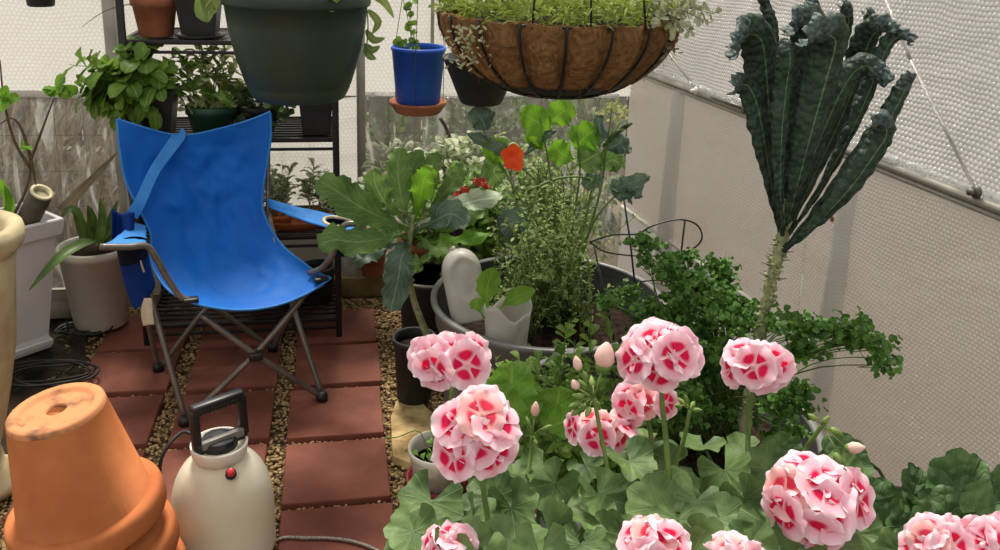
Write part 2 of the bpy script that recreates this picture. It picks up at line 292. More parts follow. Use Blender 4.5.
# ------------------------------------------------------------------ builders
class MB:
    def __init__(s): s.v = []; s.f = []; s.uv = []; s.mi = []; s.cur = 0
    def add(s, vs, fs, uvs=None):
        b = len(s.v); s.v.extend([V(p) for p in vs]); s.uv.extend(uvs if uvs else [(.5, .5)]*len(vs))
        for f in fs: s.f.append([b+i for i in f]); s.mi.append(s.cur)
        return s
    def grid(s, fn, nu, nv, closed=False):
        vs, uv = [], []
        for j in range(nv+1):
            for i in range(nu if closed else nu+1):
                vs.append(fn(i/nu, j/nv)); uv.append((i/nu, j/nv))
        w = nu if closed else nu+1; fs = []
        for j in range(nv):
            for i in range(nu):
                a = j*w+i; b = j*w+(i+1) % w if closed else j*w+i+1
                fs.append((a, b, b+w, a+w))
        return s.add(vs, fs, uv)
    def tube(s, pts, r, seg=8, caps=True):
        pts = [V(p) for p in pts]; n = len(pts)
        rs = r if isinstance(r, (list, tuple)) else [r]*n
        T = []
        for i in range(n):
            t = pts[min(i+1, n-1)] - pts[max(i-1, 0)]
            T.append(t.normalized() if t.length > 1e-9 else V((0, 0, 1)))
        a = V((0, 0, 1)) if abs(T[0].z) < .9 else V((1, 0, 0))
        u = T[0].cross(a).normalized(); vs, fs, uv = [], [], []
        for i in range(n):
            u = (u - T[i]*u.dot(T[i])).normalized(); w = T[i].cross(u)
            for k in range(seg):
                an = 2*pi*k/seg; vs.append(pts[i] + (u*cos(an) + w*sin(an))*rs[i]); uv.append((k/seg, i/max(1, n-1)))
        for i in range(n-1):
            for k in range(seg):
                k2 = (k+1) % seg; fs.append((i*seg+k, i*seg+k2, (i+1)*seg+k2, (i+1)*seg+k))
        if caps: fs.append(tuple(range(seg))[::-1]); fs.append(tuple((n-1)*seg+k for k in range(seg)))
        return s.add(vs, fs, uv)
    def lathe(s, prof, seg=32, M=None, sx=1, sy=1, lobes=0, lobeamp=0):
        vs, fs, uv = [], [], []
        for j, (r, z) in enumerate(prof):
            for k in range(seg):
                an = 2*pi*k/seg; q = r*(1 + (lobeamp*abs(sin(an*lobes/2)) if lobes else 0))
                p = V((q*cos(an)*sx, q*sin(an)*sy, z)); vs.append(M @ p if M else p); uv.append((k/seg, j/(len(prof)-1)))
        for j in range(len(prof)-1):
            for k in range(seg):
                k2 = (k+1) % seg; fs.append((j*seg+k, j*seg+k2, (j+1)*seg+k2, (j+1)*seg+k))
        if prof[0][0] > 1e-6: fs.append(tuple(range(seg))[::-1])
        if prof[-1][0] > 1e-6: fs.append(tuple((len(prof)-1)*seg+k for k in range(seg)))
        return s.add(vs, fs, uv)
    def box(s, c, d, M=None, bev=0):
        bm = bmesh.new(); bmesh.ops.create_cube(bm, size=1)
        for v in bm.verts: v.co = V((v.co.x*d[0], v.co.y*d[1], v.co.z*d[2]))
        if bev: bmesh.ops.bevel(bm, geom=bm.edges[:], offset=bev, segments=2, affect='EDGES', profile=.5)
        bm.verts.index_update(); M = M or Matrix()
        s.add([M @ v.co + V(c) for v in bm.verts], [[v.index for v in f.verts] for f in bm.faces]); bm.free(); return s
    def ball(s, c, r, sub=1, sq=(1, 1, 1), jit=0, rnd=R):
        bm = bmesh.new(); bmesh.ops.create_icosphere(bm, subdivisions=sub, radius=1)
        bm.verts.index_update()
        s.add([V(c) + V((v.co.x*sq[0], v.co.y*sq[1], v.co.z*sq[2]))*r*(1+rnd.uniform(-jit, jit)) for v in bm.verts],
              [[v.index for v in f.verts] for f in bm.faces]); bm.free(); return s
    def leaf(s, spine, width, up=V((0, 0, 1)), n=12, na=4, cup=0, ruf=0, rf=6, ph=0, roll=0, jag=0):
        """a leaf blade along a spine; width = function of 0..1 (half width)"""
        sp = resample(spine, n); vs, uv, fs = [], [], []
        pS = None
        for i in range(n+1):
            t = i/n; T = (sp[min(i+1, n)] - sp[max(i-1, 0)])
            T = T.normalized() if T.length > 1e-9 else V((0, 0, 1))
            S = T.cross(up)
            if S.length < .15 and pS: S = pS - T*pS.dot(T)
            S = S.normalized() if S.length > 1e-6 else V((1, 0, 0))
            if pS and S.dot(pS) < 0: S = -S
            pS = S; Nn = S.cross(T); w = width(t)
            if jag: w *= 1 + jag*(sin(rf*2.3*t*6.28+ph) * .6 + sin(rf*5.1*t*6.28+ph*2)*.4)
            for j in range(na+1):
                a = j/na*2-1
                z = cup*w*a*a + ruf*sin(rf*t*6.28+ph+(1.6 if a > 0 else 0))*abs(a)**1.5
                x = a*w
                if roll:
                    th = a*roll; x = sin(th)/roll*w; z -= (1-cos(th))/roll*w
                vs.append(sp[i] + S*x + Nn*z); uv.append((j/na, t))
        for i in range(n):
            for j in range(na):
                a = i*(na+1)+j; fs.append((a, a+1, a+na+2, a+na+1))
        return s.add(vs, fs, uv)
    def build(s, name, mats, parent=None, smooth=True, world=True, solid=0, label=None):
        me = bpy.data.meshes.new(name)
        off = V((0, 0, 0))
        if parent is not None and world: off = wloc(parent)
        me.from_pydata([p - off for p in s.v], [], s.f)
        if not isinstance(mats, (list, tuple)): mats = [mats]
        for m in mats: me.materials.append(MAT[m] if isinstance(m, str) else m)
        me.polygons.foreach_set('material_index', s.mi)
        me.polygons.foreach_set('use_smooth', [smooth]*len(s.f))
        ul = me.uv_layers.new(name='UVMap'); dat = [0.0]*(2*len(me.loops))
        for i, lp in enumerate(me.loops): dat[2*i], dat[2*i+1] = s.uv[lp.vertex_index]
        ul.data.foreach_set('uv', dat)
        me.update()
        o = bpy.data.objects.new(name, me); C.objects.link(o)
        if parent is not None: o.parent = parent
        if solid:
            md = o.modifiers.new('thickness', 'SOLIDIFY'); md.thickness = solid; md.offset = 0
        if label: o['label'] = label
        return o
def wloc(o):
    p = V((0, 0, 0))
    while o is not None: p = p + V(o.location); o = o.parent
    return p
def resample(pts, n):
    pts = [V(p) for p in pts]
    if len(pts) == 2: return [pts[0].lerp(pts[1], i/n) for i in range(n+1)]
    out = []; m = len(pts)-1
    for i in range(n+1):
        t = i/n*m; k = min(int(t), m-1); u = t-k
        p0, p1, p2, p3 = pts[max(k-1, 0)], pts[k], pts[k+1], pts[min(k+2, m)]
        out.append(.5*((2*p1) + (p2-p0)*u + (2*p0-5*p1+4*p2-p3)*u*u + (3*p1-p0-3*p2+p3)*u**3))
    return out
def smooth_path(pts, n=24): return resample(pts, n)
def thing(name, label, cat, loc=(0, 0, 0), group=None):
    o = bpy.data.objects.new(name, None); C.objects.link(o); o.location = loc; o.empty_display_size = .05
    return tag(o, label, cat, group)
def tag(o, label, cat, group=None, kind=None):
    o['label'] = label; o['category'] = cat
    if group: o['group'] = group
    if kind: o['kind'] = kind
    return o
def struct(o): o['kind'] = 'structure'; return o
def Rz(a): return Matrix.Rotation(a, 4, 'Z')
def T4(p): return Matrix.Translation(V(p))
def wprof(*ks):
    """half-width profile through equally spaced values"""
    def f(t):
        x = t*(len(ks)-1); k = min(int(x), len(ks)-2); u = x-k
        return ks[k]*(1-u) + ks[k+1]*u
    return f
def frame_to(n, up=V((0, 0, 1))):
    """matrix with z along n"""
    n = V(n).normalized(); x = up.cross(n)
    if x.length < 1e-3: x = V((1, 0, 0))
    x.normalize(); y = n.cross(x)
    return Matrix((x, y, n)).transposed()
def pot_profile(r0, r1, h, rim=.012, rimh=.03, wall=.006, soil=None):
    return [(0, 0), (r0*.9, 0), (r0, .004), (r1-rim*.55, h-rimh), (r1, h-rimh), (r1, h-.004), (r1-.004, h), (r1-rim, h), (r1-rim-wall*.3, h-rimh), (r0-wall, .02), (0, .02)]
def make_pot(root, c, r0, r1, h, mat, soil=.85, seg=32, **kw):
    m = MB(); M = T4(c); m.lathe(pot_profile(r0, r1, h, **kw), seg, M); m.build('pot', mat, root)
    rs = r0 + (r1-r0)*soil - .008
    s = MB(); s.lathe([(0, h*soil+.006), (rs*.6, h*soil+.004), (rs, h*soil)], 24, M); s.build('soil', 'soil', root)
def round_leaf(m, c, n, fwd, Rad, rnd, cupv=.25, nr=5, nt=42, lobe=.10):
    """a scalloped, lobed rounded leaf with a notch at the stalk; seven folded veins"""
    n = V(n).normalized(); f = V(fwd); f = (f - n*f.dot(n)).normalized(); s = f.cross(n)
    vs, uv, fs = [V(c)], [(.5, 0)], []
    ph = rnd.uniform(0, 6); ph2 = rnd.uniform(0, 6); w = radians(rnd.uniform(150, 168)); fold = rnd.uniform(-.25, .35); asp = rnd.uniform(.9, 1.12)
    for j in range(1, nr+1):
        r = j/nr
        for i in range(nt+1):
            u = i/nt; a = -w + 2*w*u; ve = abs(sin(pi*u*7))
            rr = Rad*r*(1 - .12*abs(a)/pi + lobe*(ve**.8-.65)*r*r + .018*sin(a*15+ph)*r**3)
            zz = Rad*(cupv*r*r*(.5+.5*sin(a*1.5+ph)) + .11*r**3*sin(a*3.5+ph2) + .02*r*r*sin(a*9+ph) + .03*r*(1-ve)**1.5 + .10*r*noise.noise(V((r*3+ph, a*2.2, ph2))) + fold*r*r*sin(a)**2)
            vs.append(V(c) + (f*cos(a) + s*sin(a)*asp)*rr + n*zz); uv.append((u, r))
    for i in range(nt): fs.append((0, 1+i, 2+i))
    for j in range(nr-1):
        for i in range(nt):
            a = 1+j*(nt+1)+i; fs.append((a, a+nt+1, a+nt+2, a+1))
    m.add(vs, fs, uv)
def simple_leaf(m, p, d, n, ln, w, rnd, droop=.25, na=2, nn=5, prof=(0.15, .8, 1, .75, .0)):
    d = V(d).normalized(); n = V(n)
    q = [V(p), V(p)+d*ln*.5 + n*ln*.05, V(p)+d*ln*.85 - V((0, 0, 1))*ln*droop*.6, V(p)+d*ln - V((0, 0, 1))*ln*droop]
    pr = wprof(*prof)
    m.leaf(q, lambda t: max(.0004, pr(t)*w), n, nn, na, cup=.25)
def rdir(rnd, zmin=-1, zmax=1):
    z = rnd.uniform(zmin, zmax); a = rnd.uniform(0, 2*pi); r = sqrt(max(0, 1-z*z)); return V((r*cos(a), r*sin(a), z))
def leafy(mleaf, mstem, base, tip, rnd, n, ln, w, bend=.1, sr=.0015, t0=.15, prof=(0.15, .8, 1, .75, .0), spread=.9, droop=.25, nn=4):
    """a stem from base to tip with leaves along it"""
    base, tip = V(base), V(tip); mid = base.lerp(tip, .5) + V((rnd.uniform(-1, 1), rnd.uniform(-1, 1), .5))*bend*(tip-base).length
    pts = resample([base, mid, tip], 8)
    if mstem is not None: mstem.tube(pts, [sr*(1-.5*i/8) for i in range(9)], 5)
    for k in range(n):
        t = t0 + (1-t0)*(k+rnd.random()*.6)/n; x = min(t, .999)*8; i = int(x); p = pts[i].lerp(pts[i+1], x-i)
        T = (pts[i+1]-pts[i]).normalized(); s = rdir(rnd); s = (s - T*s.dot(T)).normalized()
        d = (s*spread + T*.5 + V((0, 0, .15))).normalized()
        simple_leaf(mleaf, p, d, (T*.8+V((0, 0, .6))).normalized(), ln*rnd.uniform(.6, 1.15), w*rnd.uniform(.7, 1.15), rnd, droop, 2, nn, prof)

# ------------------------------------------------------------------ the setting
def wr(y): return 1.30 + (3.10-y)*.1219
def onwall(px, py, off=0.0):
    v = ray(px, py)                       # side wall plane: x + .1219 y = 1.30+3.10*.1219
    k = 1.30 + 3.10*.1219 - off
    t = (k - CAMP.x - .1219*CAMP.y)/(v.x + .1219*v.y); return CAMP + v*t
YB = 3.65
def panel(name, p0, p1, z0, z1, mat, lean=0, wav=.006, nu=60, nv=24, kind='structure', seed=0, solid=.0):
    m = MB(); p0, p1 = V(p0), V(p1); ln = (p1-p0).length; d = (p1-p0).normalized(); nrm = V((-d.y, d.x, 0))
    def fn(u, v):
        z = z0 + (z1-z0)*v; p = p0.lerp(p1, u); q = V((u*ln*2.2, z*1.6, seed))
        return V((p.x, p.y, z)) + nrm*(wav*noise.noise(q)*2 + lean*(z-z0))
    m.grid(fn, nu, nv); m.uv = [(a*ln, b*(z1-z0)) for a, b in m.uv]
    o = m.build(name, mat); o['kind'] = kind; return o
# floor: gravel bed; pavers lie in it
m = MB(); m.grid(lambda u, v: V((-2.6+u*4.6, -.9+v*4.6, -.03 + .008*noise.noise(V((u*40, v*40, 0))))), 90, 90)
struct(m.build('floor', 'gravelbase'))
m = MB(); m.grid(lambda u, v: V((-9+u*18, 3.68+v*14, -.06)), 4, 4); struct(m.build('ground_outside', 'outground'))

x1 = at(111, 20, y=YB).x; x2 = at(362, 150, y=YB).x
panel('wall_back', (-2.5, YB, 0), (wr(YB), YB, 0), .82, 1.42, 'wrapback', wav=.012, nu=110, seed=3)
panel('wall_back.001', (x1, YB, 0), (x2, YB, 0), .30, .815, 'wrapback', wav=.01, nu=60, seed=8)
panel('window_1', (-2.5, YB, 0), (x1, YB, 0), .0, .82, 'clear', wav=.02, nu=60, seed=5)
panel('window_2', (x2, YB, 0), (wr(YB), YB, 0), .0, .82, 'clear', wav=.02, nu=60, seed=6)
panel('wall_back.002', (x1, YB, 0), (x2, YB, 0), -.03, .298, 'siding', wav=0, nu=4)
panel('wall_right', (wr(YB), YB, 0), (wr(-.9), -.9, 0), .95, 1.9, 'wrapright', lean=.10, wav=.02, nu=120, seed=11)
panel('wall_right.001', (wr(YB), YB, 0), (wr(2.35), 2.35, 0), .325, .95, 'wrapright2', wav=.010, nu=60, seed=12)
panel('wall_right.003', (wr(2.352), 2.352, 0), (wr(-.9), -.9, 0), -.03, .95, 'wrapright2', wav=.014, nu=100, nv=40, seed=12)
panel('wall_right.002', (wr(YB), YB, 0), (wr(2.35), 2.35, 0), -.03, .325, 'filmgrey', wav=.006, nu=60, seed=13)
panel('wall_left', (-2.5, -.9, 0), (-2.5, YB, 0), -.03, 1.42, 'wrapback', wav=.02, nu=80, seed=14)
tn = 0
def trim(mb, mat, name='trim'):
    global tn; tn += 1
    return struct(mb.build('%s_%d' % (name, tn), mat))
# hem of the end wall, posts, rails, hubs
m = MB(); m.tube([(x, YB-.012, .825+.006*sin(x*9)) for x in [-2.5+i*.12 for i in range(int((x1+2.5)/.12)+1)]], .013, 8); trim(m, 'wrapback')
m = MB(); xs = [x2+i*.1 for i in range(int((wr(YB)-x2)/.1)+1)]; m.tube([(x, YB-.012, .825+.004*sin(x*9)) for x in xs], .010, 8); trim(m, 'clear2')
m = MB(); m.box((x1, YB-.02, .70), (.045, .03, 1.40), bev=.004); m.box((x1+.026, YB-.03, .70), (.010, .02, 1.40), bev=.002); trim(m, 'alu')
m = MB(); m.box((x2, YB-.02, .70), (.030, .03, 1.40), bev=.004); m.box((x2-.018, YB-.03, .70), (.006, .018, 1.40), bev=.002); trim(m, 'alu')
xp = at(432, 20, y=YB).x
m = MB(); m.box((xp, YB-.02, 1.12), (.014, .02, .56), bev=.003); trim(m, 'alu')
def wallpt(y, z, off=.012): return V((wr(y)-off - (max(0, z-.95)*.10), y, z))
m = MB(); m.tube([wallpt(3.62, .325), wallpt(3.0, .325), wallpt(2.36, .325)], .009, 8); trim(m, 'whitemetal')
m = MB(); m.tube([wallpt(3.62, .95, .02), wallpt(2.5, .95, .02), wallpt(1.2, .94, .02), wallpt(-.6, .95, .02)], .011, 8)
m.tube([wallpt(3.62, .93, .016), wallpt(2.5, .93, .016), wallpt(1.2, .92, .016), wallpt(-.6, .93, .016)], .008, 8); trim(m, 'alu')
m = MB(); m.tube([wallpt(3.62, .97, .02), wallpt(2.5, .97, .016), wallpt(1.2, .96, .016), wallpt(-.6, .97, .016)], .012, 8); trim(m, 'clear2')
for (px, py) in ((696, 91), (976, 192)):
    p = onwall(px, py, .03); m = MB(); m.ball(p, .017, 2, (.6, 1, 1)); m.tube([p, p+V((-.02, 0, 0))], .008, 10); trim(m, 'wiregrey' if px > 800 else 'whitemetal')
p0 = onwall(712, 97, .04); p1 = onwall(745, 109, .04)
m = MB(); m.tube([p0, p1], .007, 8); m.box(p1, (.02, .02, .03), bev=.003); trim(m, 'wiregrey')
# wrapped riser post on the side wall and the one in the far corner
def draped(px, py, rad, zt, seed):
    b = onwall(px, py, 0); m = MB()
    def fn(u, v):
        a = u*pi; z = -.03 + (zt+.03)*v; y = b.y
        r = rad*(1 - .35*v) * (1+.12*noise.noise(V((u*3, v*6, seed))))
        return V((wr(y + cos(a)*r) - .004 - sin(a)*r*.8, y + cos(a)*r, z))
    m.grid(fn, 14, 30); m.uv = [(a*rad*3, c*zt) for a, c in m.uv]; trim(m, 'filmgrey')
draped(836, 300, .05, .86, 1)
draped(676, 150, .055, .93, 4)
m = MB(); p = onwall(832, 219, .02); m.ball(p, .009, 2, (.5, 1, 1)); trim(m, 'terracotta_dk')
for a, b, mt in (((696, 90), (655, 30), 'alu'), ((976, 192), (920, 60), 'wrapright'), ((920, 60), (900, 0), 'wrapright'), ((690, 88), (640, 76), 'whitemetal')):
    pa, pb = onwall(*a, .01), onwall(*b, .01)
    pa = wallpt(pa.y, max(.95, pa.z), .008); pb = wallpt(pb.y, pb.z, .008)
    m = MB(); m.tube([pa, pb], .004, 6); trim(m, mt)
m = MB(); m.box((.16, YB-.08, .02), (1.0, .09, .09), bev=.006); o = trim(m, 'wood')

# garden beyond the clear film
t = thing('garden_fence', 'weathered grey board fence in the garden beyond the clear end wall', 'fence', (0, 6.2, 0))
m = MB()
for i in range(64): m.box((-6+i*.19, 6.2, .6+.02*R.random()), (.178, .022, 1.25), bev=.004)
m.build('boards', 'fence', t)
m = MB()
for z in (.25, 1.0): m.box((0, 6.25, z), (12.2, .06, .09), bev=.006)
m.build('rail', 'fence', t)
m = MB()
for i in range(34):
    x = -2.45 + i*.11; m.tube([(x, YB+.05, -.02), (x, YB+.05, .82)], .0016, 4)
for z in (.05, .2, .35, .5, .65, .8): m.tube([(-2.45, YB+.05, z), (1.2, YB+.05, z)], .0016, 4)
tag(m.build('wire_fence', 'wire'), 'thin welded wire mesh standing just outside the clear film', 'fence')
rr = random.Random(3)
m = MB()
for i in range(420):
    x = rr.uniform(-2.4, -.75); y = rr.uniform(3.85, 4.7); h = rr.uniform(.35, .95); ln = max(-.4, min(.55, rr.gauss(.3, .3)))
    m.leaf([(x, y, -.05), (x+ln*.4, y+rr.uniform(-.1, .1), h*.6), (x+ln*1.0, y+rr.uniform(-.15, .15), h)], lambda t: .011*(1-t*.8), V((0, -1, .2)), 6, 2, cup=.2)
tag(m.build('dry_reeds', 'dryleaf'), 'tangle of dry reeds leaning outside the clear end wall', 'reeds', kind='stuff')
m = MB()
for i in range(1500):
    b = rr.choice([(.25, 4.4, .25, .35), (.75, 4.6, .3, .4), (1.3, 4.5, .3, .4), (.9, 4.9, .3, .3)])
    d = rdir(rr); p = V((b[0]+d.x*b[3]*rr.random(), b[1]+d.y*b[3]*.7, b[2]+d.z*b[3]*.9))
    simple_leaf(m, p, d+V((0, 0, .3)), rdir(rr), rr.uniform(.05, .1), rr.uniform(.012, .022), rr)
tag(m.build('garden_shrubbery', 'outleaf'), 'low green shrubbery growing outside the clear end wall', 'shrubbery', kind='stuff')

# ------------------------------------------------------------------ pavers and gravel
cols = [(-.033, 'tub side'), (-.383, 'middle'), (-.737, 'planter side')]
rows = [(3.215, 'under the front edge of the black shelf rack'), (2.902, 'under the back of the blue chair'), (2.583, 'by the front feet of the blue chair'),
        (2.265, 'level with the white sprayer handle'), (1.95, 'beside the white sprayer tank'), (1.63, 'at the curled cord')]
cname = {'tub side': 'red paver nearest the tubs,', 'middle': 'middle red paver,', 'planter side': 'red paver nearest the white planter,'}
pav0 = None
for ci, (cx, cn) in enumerate(cols):
    for ri, (ry, rn) in enumerate(rows):
        if ci == 2 and ri > 3: continue
        if ci == 1 and ri == 5: continue
        if pav0 is None:
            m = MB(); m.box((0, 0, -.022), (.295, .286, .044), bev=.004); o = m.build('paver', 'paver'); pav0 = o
        else:
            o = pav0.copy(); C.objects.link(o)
        o.location = (cx + R.uniform(-.004, .004), ry + ci*.012, R.uniform(-.002, .001)); o.rotation_euler = (R.uniform(-.006, .006), R.uniform(-.006, .006), R.uniform(-.012, .012))
        tag(o, cname[cn] + ' ' + rn, 'paver', 'red pavers set in gravel')
rr = random.Random(11)
bm = bmesh.new(); bmesh.ops.create_icosphere(bm, subdivisions=1, radius=1); bm.verts.index_update()
icv = [v.co.copy() for v in bm.verts]; icf = [[v.index for v in f.verts] for f in bm.faces]; bm.free()
m = MB(); placed = 0
def in_paver(x, y):
    for ci, (cx, _) in enumerate(cols):
        for ri, (ry, _) in enumerate(rows):
            if (ci == 2 and ri > 3) or (ci == 1 and ri == 5): continue
            if abs(x-cx) < .146 and abs(y-ry-ci*.012) < .146: return True
    return False
while placed < 15000:
    x = rr.uniform(-1.25, .40); y = rr.uniform(1.35, 3.5)
    if in_paver(x, y): continue
    if x < -.9 and rr.random() < .5: continue
    s = rr.uniform(.0032, .0072); z = -.024 + rr.random()*.008
    M = Matrix.Rotation(rr.uniform(0, 6), 3, 'Z') @ Matrix.Diagonal((s*rr.uniform(.9, 1.5), s, s*.75))
    m.add([V((x, y, z)) + M @ c for c in icv], icf); placed += 1
tag(m.build('gravel', 'pebble'), 'pea gravel filling the gaps between the red pavers', 'gravel', kind='stuff')
m = MB()
m.grid(lambda u, v: V((-2.2+u*1.28 - .05*sin(v*9), 1.9+v*1.7, -.012+.012*noise.noise(V((u*14, v*16, 2))))), 40, 50)
o = m.build('floor.001', 'dirt'); struct(o)
m = MB()
pts = [(.128, 2.30), (.135, 2.52), (.16, 2.62), (.24, 2.60), (.30, 2.46), (.27, 2.30), (.2, 2.24)]
b = len(pts); vs = [(x, y, -.018) for x, y in pts] + [(x*.97+.006, y*.99+.024, .004) for x, y in pts]
m.add(vs, [list(range(b))[::-1], list(range(b, 2*b))] + [(i, (i+1) % b, b+(i+1) % b, b+i) for i in range(b)])
o = m.build('flat_stone', 'stone', smooth=False); tag(o, 'pale tan flat stone on the gravel beside the tall black kale pot', 'stone')

# ------------------------------------------------------------------ stacked terracotta pots (upside down)
def flower_pot(name, label, topc, axis, Rr_, r0, H, rimh, group, hole=True):
    """inverted clay pot: topc is the middle of its base, axis points down the pot"""
    ax = V(axis).normalized(); M = T4(topc) @ frame_to(ax).to_4x4()
    t = thing(name, label, 'flower pot', topc, group)
    q = .012; rb = r0 + (Rr_-.016-r0)*(1-rimh/H)
    m = MB()
    m.lathe([(.020, .006), (.0195, .002), (.023, .000), (.03, .001), (r0*.66, .004), (r0*.72, .003), (r0*.76, -.002), (r0*.80, -.004), (r0*.94, -.005), (r0*.985, -.001), (r0, .008),
             (rb, H-rimh), (rb+.004, H-rimh-.002), (Rr_-.008, H-rimh-.001), (Rr_-.002, H-rimh+.005), (Rr_, H-rimh+.014), (Rr_+.001, H-.012), (Rr_-.003, H-.003),
             (Rr_-.012, H), (Rr_-.026, H-.01), (rb-.009, H-rimh), (r0-.007, .03), (.04, .012), (.022, .010), (.020, .006)], 72, M)
    for f in range(len(m.f)):
        c = sum((m.v[i] for i in m.f[f]), V())/len(m.f[f]); l = (c - V(topc)).dot(ax)
        if l < .005 : m.mi[f] = 1
    m.build('pot_wall', ['terracotta', 'terracotta_base'], t)
    return t
tp = at(56, 409, d=1.80)
axd = V((.145, .035, -1)).normalized()
flower_pot('terracotta_pot', 'upside-down terracotta pot on top of the stack, its round drain hole showing', tp, axd, .157, .095, .280, .056, 'upturned terracotta pots')
flower_pot('terracotta_pot', 'second upturned terracotta pot, only its rim showing under the top pot', tp + axd*.100 + V((.003, -.002, 0)), axd, .160, .096, .280, .058, 'upturned terracotta pots')
flower_pot('terracotta_pot', 'third upturned terracotta pot down the tilted stack beside the sprayer', tp + axd*.200 + V((.004, 0, 0)), axd, .160, .096, .280, .058, 'upturned terracotta pots')
flower_pot('terracotta_pot', 'lowest upturned terracotta pot, resting on the red pavers beside the sprayer', tp + axd*.302 + V((.006, 0, .0)), axd, .160, .096, .25, .058, 'upturned terracotta pots')

# ------------------------------------------------------------------ pump sprayer
sp_ = at(227, 560, y=1.955); SX, SY = sp_.x, 1.955
t = thing('pump_sprayer', 'milky white tank sprayer with black pump handle standing on the red pavers', 'sprayer', (SX, SY, 0))
def zz(py): return at(222, py, y=SY).z
k = (at(277, 520, y=SY) - at(175, 520, y=SY)).length/2
zn = zz(456); zs = zz(500)
lean = V((-.018, 0, 0))
def lx(z): return Matrix.Translation((SX - .03*z, SY, 0))
MS = Matrix.Translation((SX, SY, 0)) @ Matrix.Shear('XY', 4, (-.006, 0))
m = MB(); prof = [(0, .0), (k*.9, .0), (k*.985, .012), (k, .03), (k*1.0, zs*.55), (k*1.0, zs*.9)]
for i in range(1, 9):
    a = i/8*pi/2; prof.append((k*.40 + k*.60*cos(a), zs*.9 + (zn-zs*.9)*sin(a)))
prof += [(k*.36, zn+.004), (k*.36, zn+.03), (0, zn+.03)]
m.lathe(prof, 64, MS); m.build('tank', 'tank', t)
m = MB(); zc = zn + .002; zt = zn + .040
m.lathe([(k*.36, zc-.006), (k*.46, zc-.002), (k*.53, zc+.012), (k*.555, zt-.002), (k*.545, zt), (k*.51, zt), (k*.48, zc+.014), (k*.34, zc+.006)], 48, MS); m.build('collar', 'tankwhite', t)
m = MB(); m.lathe([(0, zc+.004), (k*.36, zc+.004), (k*.36, zc+.040), (k*.33, zc+.050), (k*.13, zc+.052), (k*.13, zc+.058), (0, zc+.058)], 12, MS)
m.build('pump_cap', 'blackplastic', t, smooth=False)
# handle: a D grip turned across the view
ht = zz(402); hb = zz(441); cxh = SX + .001; hw = k*.52
ha = radians(10)
MH = Matrix.Translation((cxh, SY, (ht+hb)/2)) @ Matrix.Rotation(radians(30), 4, 'Z') @ Matrix.Rotation(radians(-2), 4, 'Y')
hh = (ht-hb)
m = MB()
def hbox(c, d, bev=.003, mm=None): (mm or m).box((0, 0, 0), d, MH @ T4(c), bev)
hbox((0, 0, hh/2), (hw*2.05, .028, .026), .006)
hbox((-hw*.92, 0, 0), (.020, .024, hh), .004); hbox((hw*.92, 0, 0), (.020, .024, hh), .004)
hbox((0, .0, -hh/2+.002), (hw*2.0, .030, .024), .004)
for i in range(10): hbox((-hw*.7+i*hw*.155, -.013, hh/2-.006), (.005, .004, .012), .001)
m.build('handle', 'blackplastic', t)
m = MB(); hbox((0, -.012, -hh/2+.012), (hw*1.66, .016, .020), .003); m.build('grip_plate', 'greybar', t, label='grey lower bar of the handle')
pv = at(231, 474, y=SY-k*.60); dv = V((.1, -.7, .72)).normalized(); MV = T4(pv - dv*.012) @ frame_to(dv).to_4x4()
m = MB(); m.lathe([(0, 0), (.017, 0), (.017, .006), (0, .006)], 20, MV); m.build('valve_seat', 'tankwhite', t)
m = MB(); m.lathe([(0, .004), (.0135, .004), (.0125, .022), (0, .022)], 16, MV); vb = m.build('relief_valve', 'blackplastic', t)
m = MB(); m.lathe([(0, .021), (.0095, .021), (.0095, .034), (.007, .038), (0, .038)], 16, MV); m.build('valve_cap', 'red', vb, label='red valve cap')
m = MB(); hs = MH @ V((-hw*.94, 0, -hh*.15))
m.tube(smooth_path([hs, at(183, 432, y=SY-.01), at(168, 446, y=SY-.04), at(160, 466, y=SY-.06), at(163, 500, y=SY-.07), at(172, 560, y=SY-.09), (SX-.10, SY-.14, .01)], 30), .0045, 8)
m.build('hose', 'cord', t, label='thin black hose')
m = MB(); m.tube(smooth_path([(SX+.10, SY-.22, .006), at(272, 544, z=.006), at(310, 538, z=.006), at(345, 540, z=.006), at(372, 548, z=.006), at(392, 562, z=.006), at(396, 585, z=.006)], 40), .0045, 8)
tag(m.build('cord', 'braid'), 'grey braided cord lying in an arc across the red pavers', 'cord')

# ------------------------------------------------------------------ folding camp chair
FL, FR = V((-.495, 2.549, .012)), V((-.081, 2.652, .012)); RL, RRr = V((-.640, 2.915, .012)), at(273, 347, z=.012)
t = thing('camping_chair', 'bright blue folding camp chair with grey legs facing the sprayer', 'chair', (-.33, 2.8, 0))
rowsC = [  # left, right, sag
    (at(117, 119, y=2.985), at(270, 112, y=3.05), V((.0, .03, -.075))),
    (at(120, 150, y=2.955), at(271, 135, y=3.03), V((0, .06, -.035))),
    (at(126, 182, y=2.930), at(267, 164, y=3.01), V((0, .075, -.012))),
    (at(141, 212, y=2.90), at(263, 190, y=2.99), V((0, .075, 0))),
    (at(151, 236, y=2.87), at(264, 214, y=2.965), V((0, .07, 0))),
    (at(150, 258, y=2.80), at(281, 244, y=2.90), V((0, .045, -.02))),
    (at(160, 280, y=2.70), at(305, 264, y=2.80), V((0, .0, -.045))),
    (at(172, 293, y=2.62), at(318, 273, y=2.74), V((0, -.01, -.050))),
    (at(189, 302, y=2.565), at(331, 278, y=2.69), V((.01, -.022, -.052))),
]
Lp = [r[0] for r in rowsC]; Rp = [r[1] for r in rowsC]; Sg = [r[2] for r in rowsC]
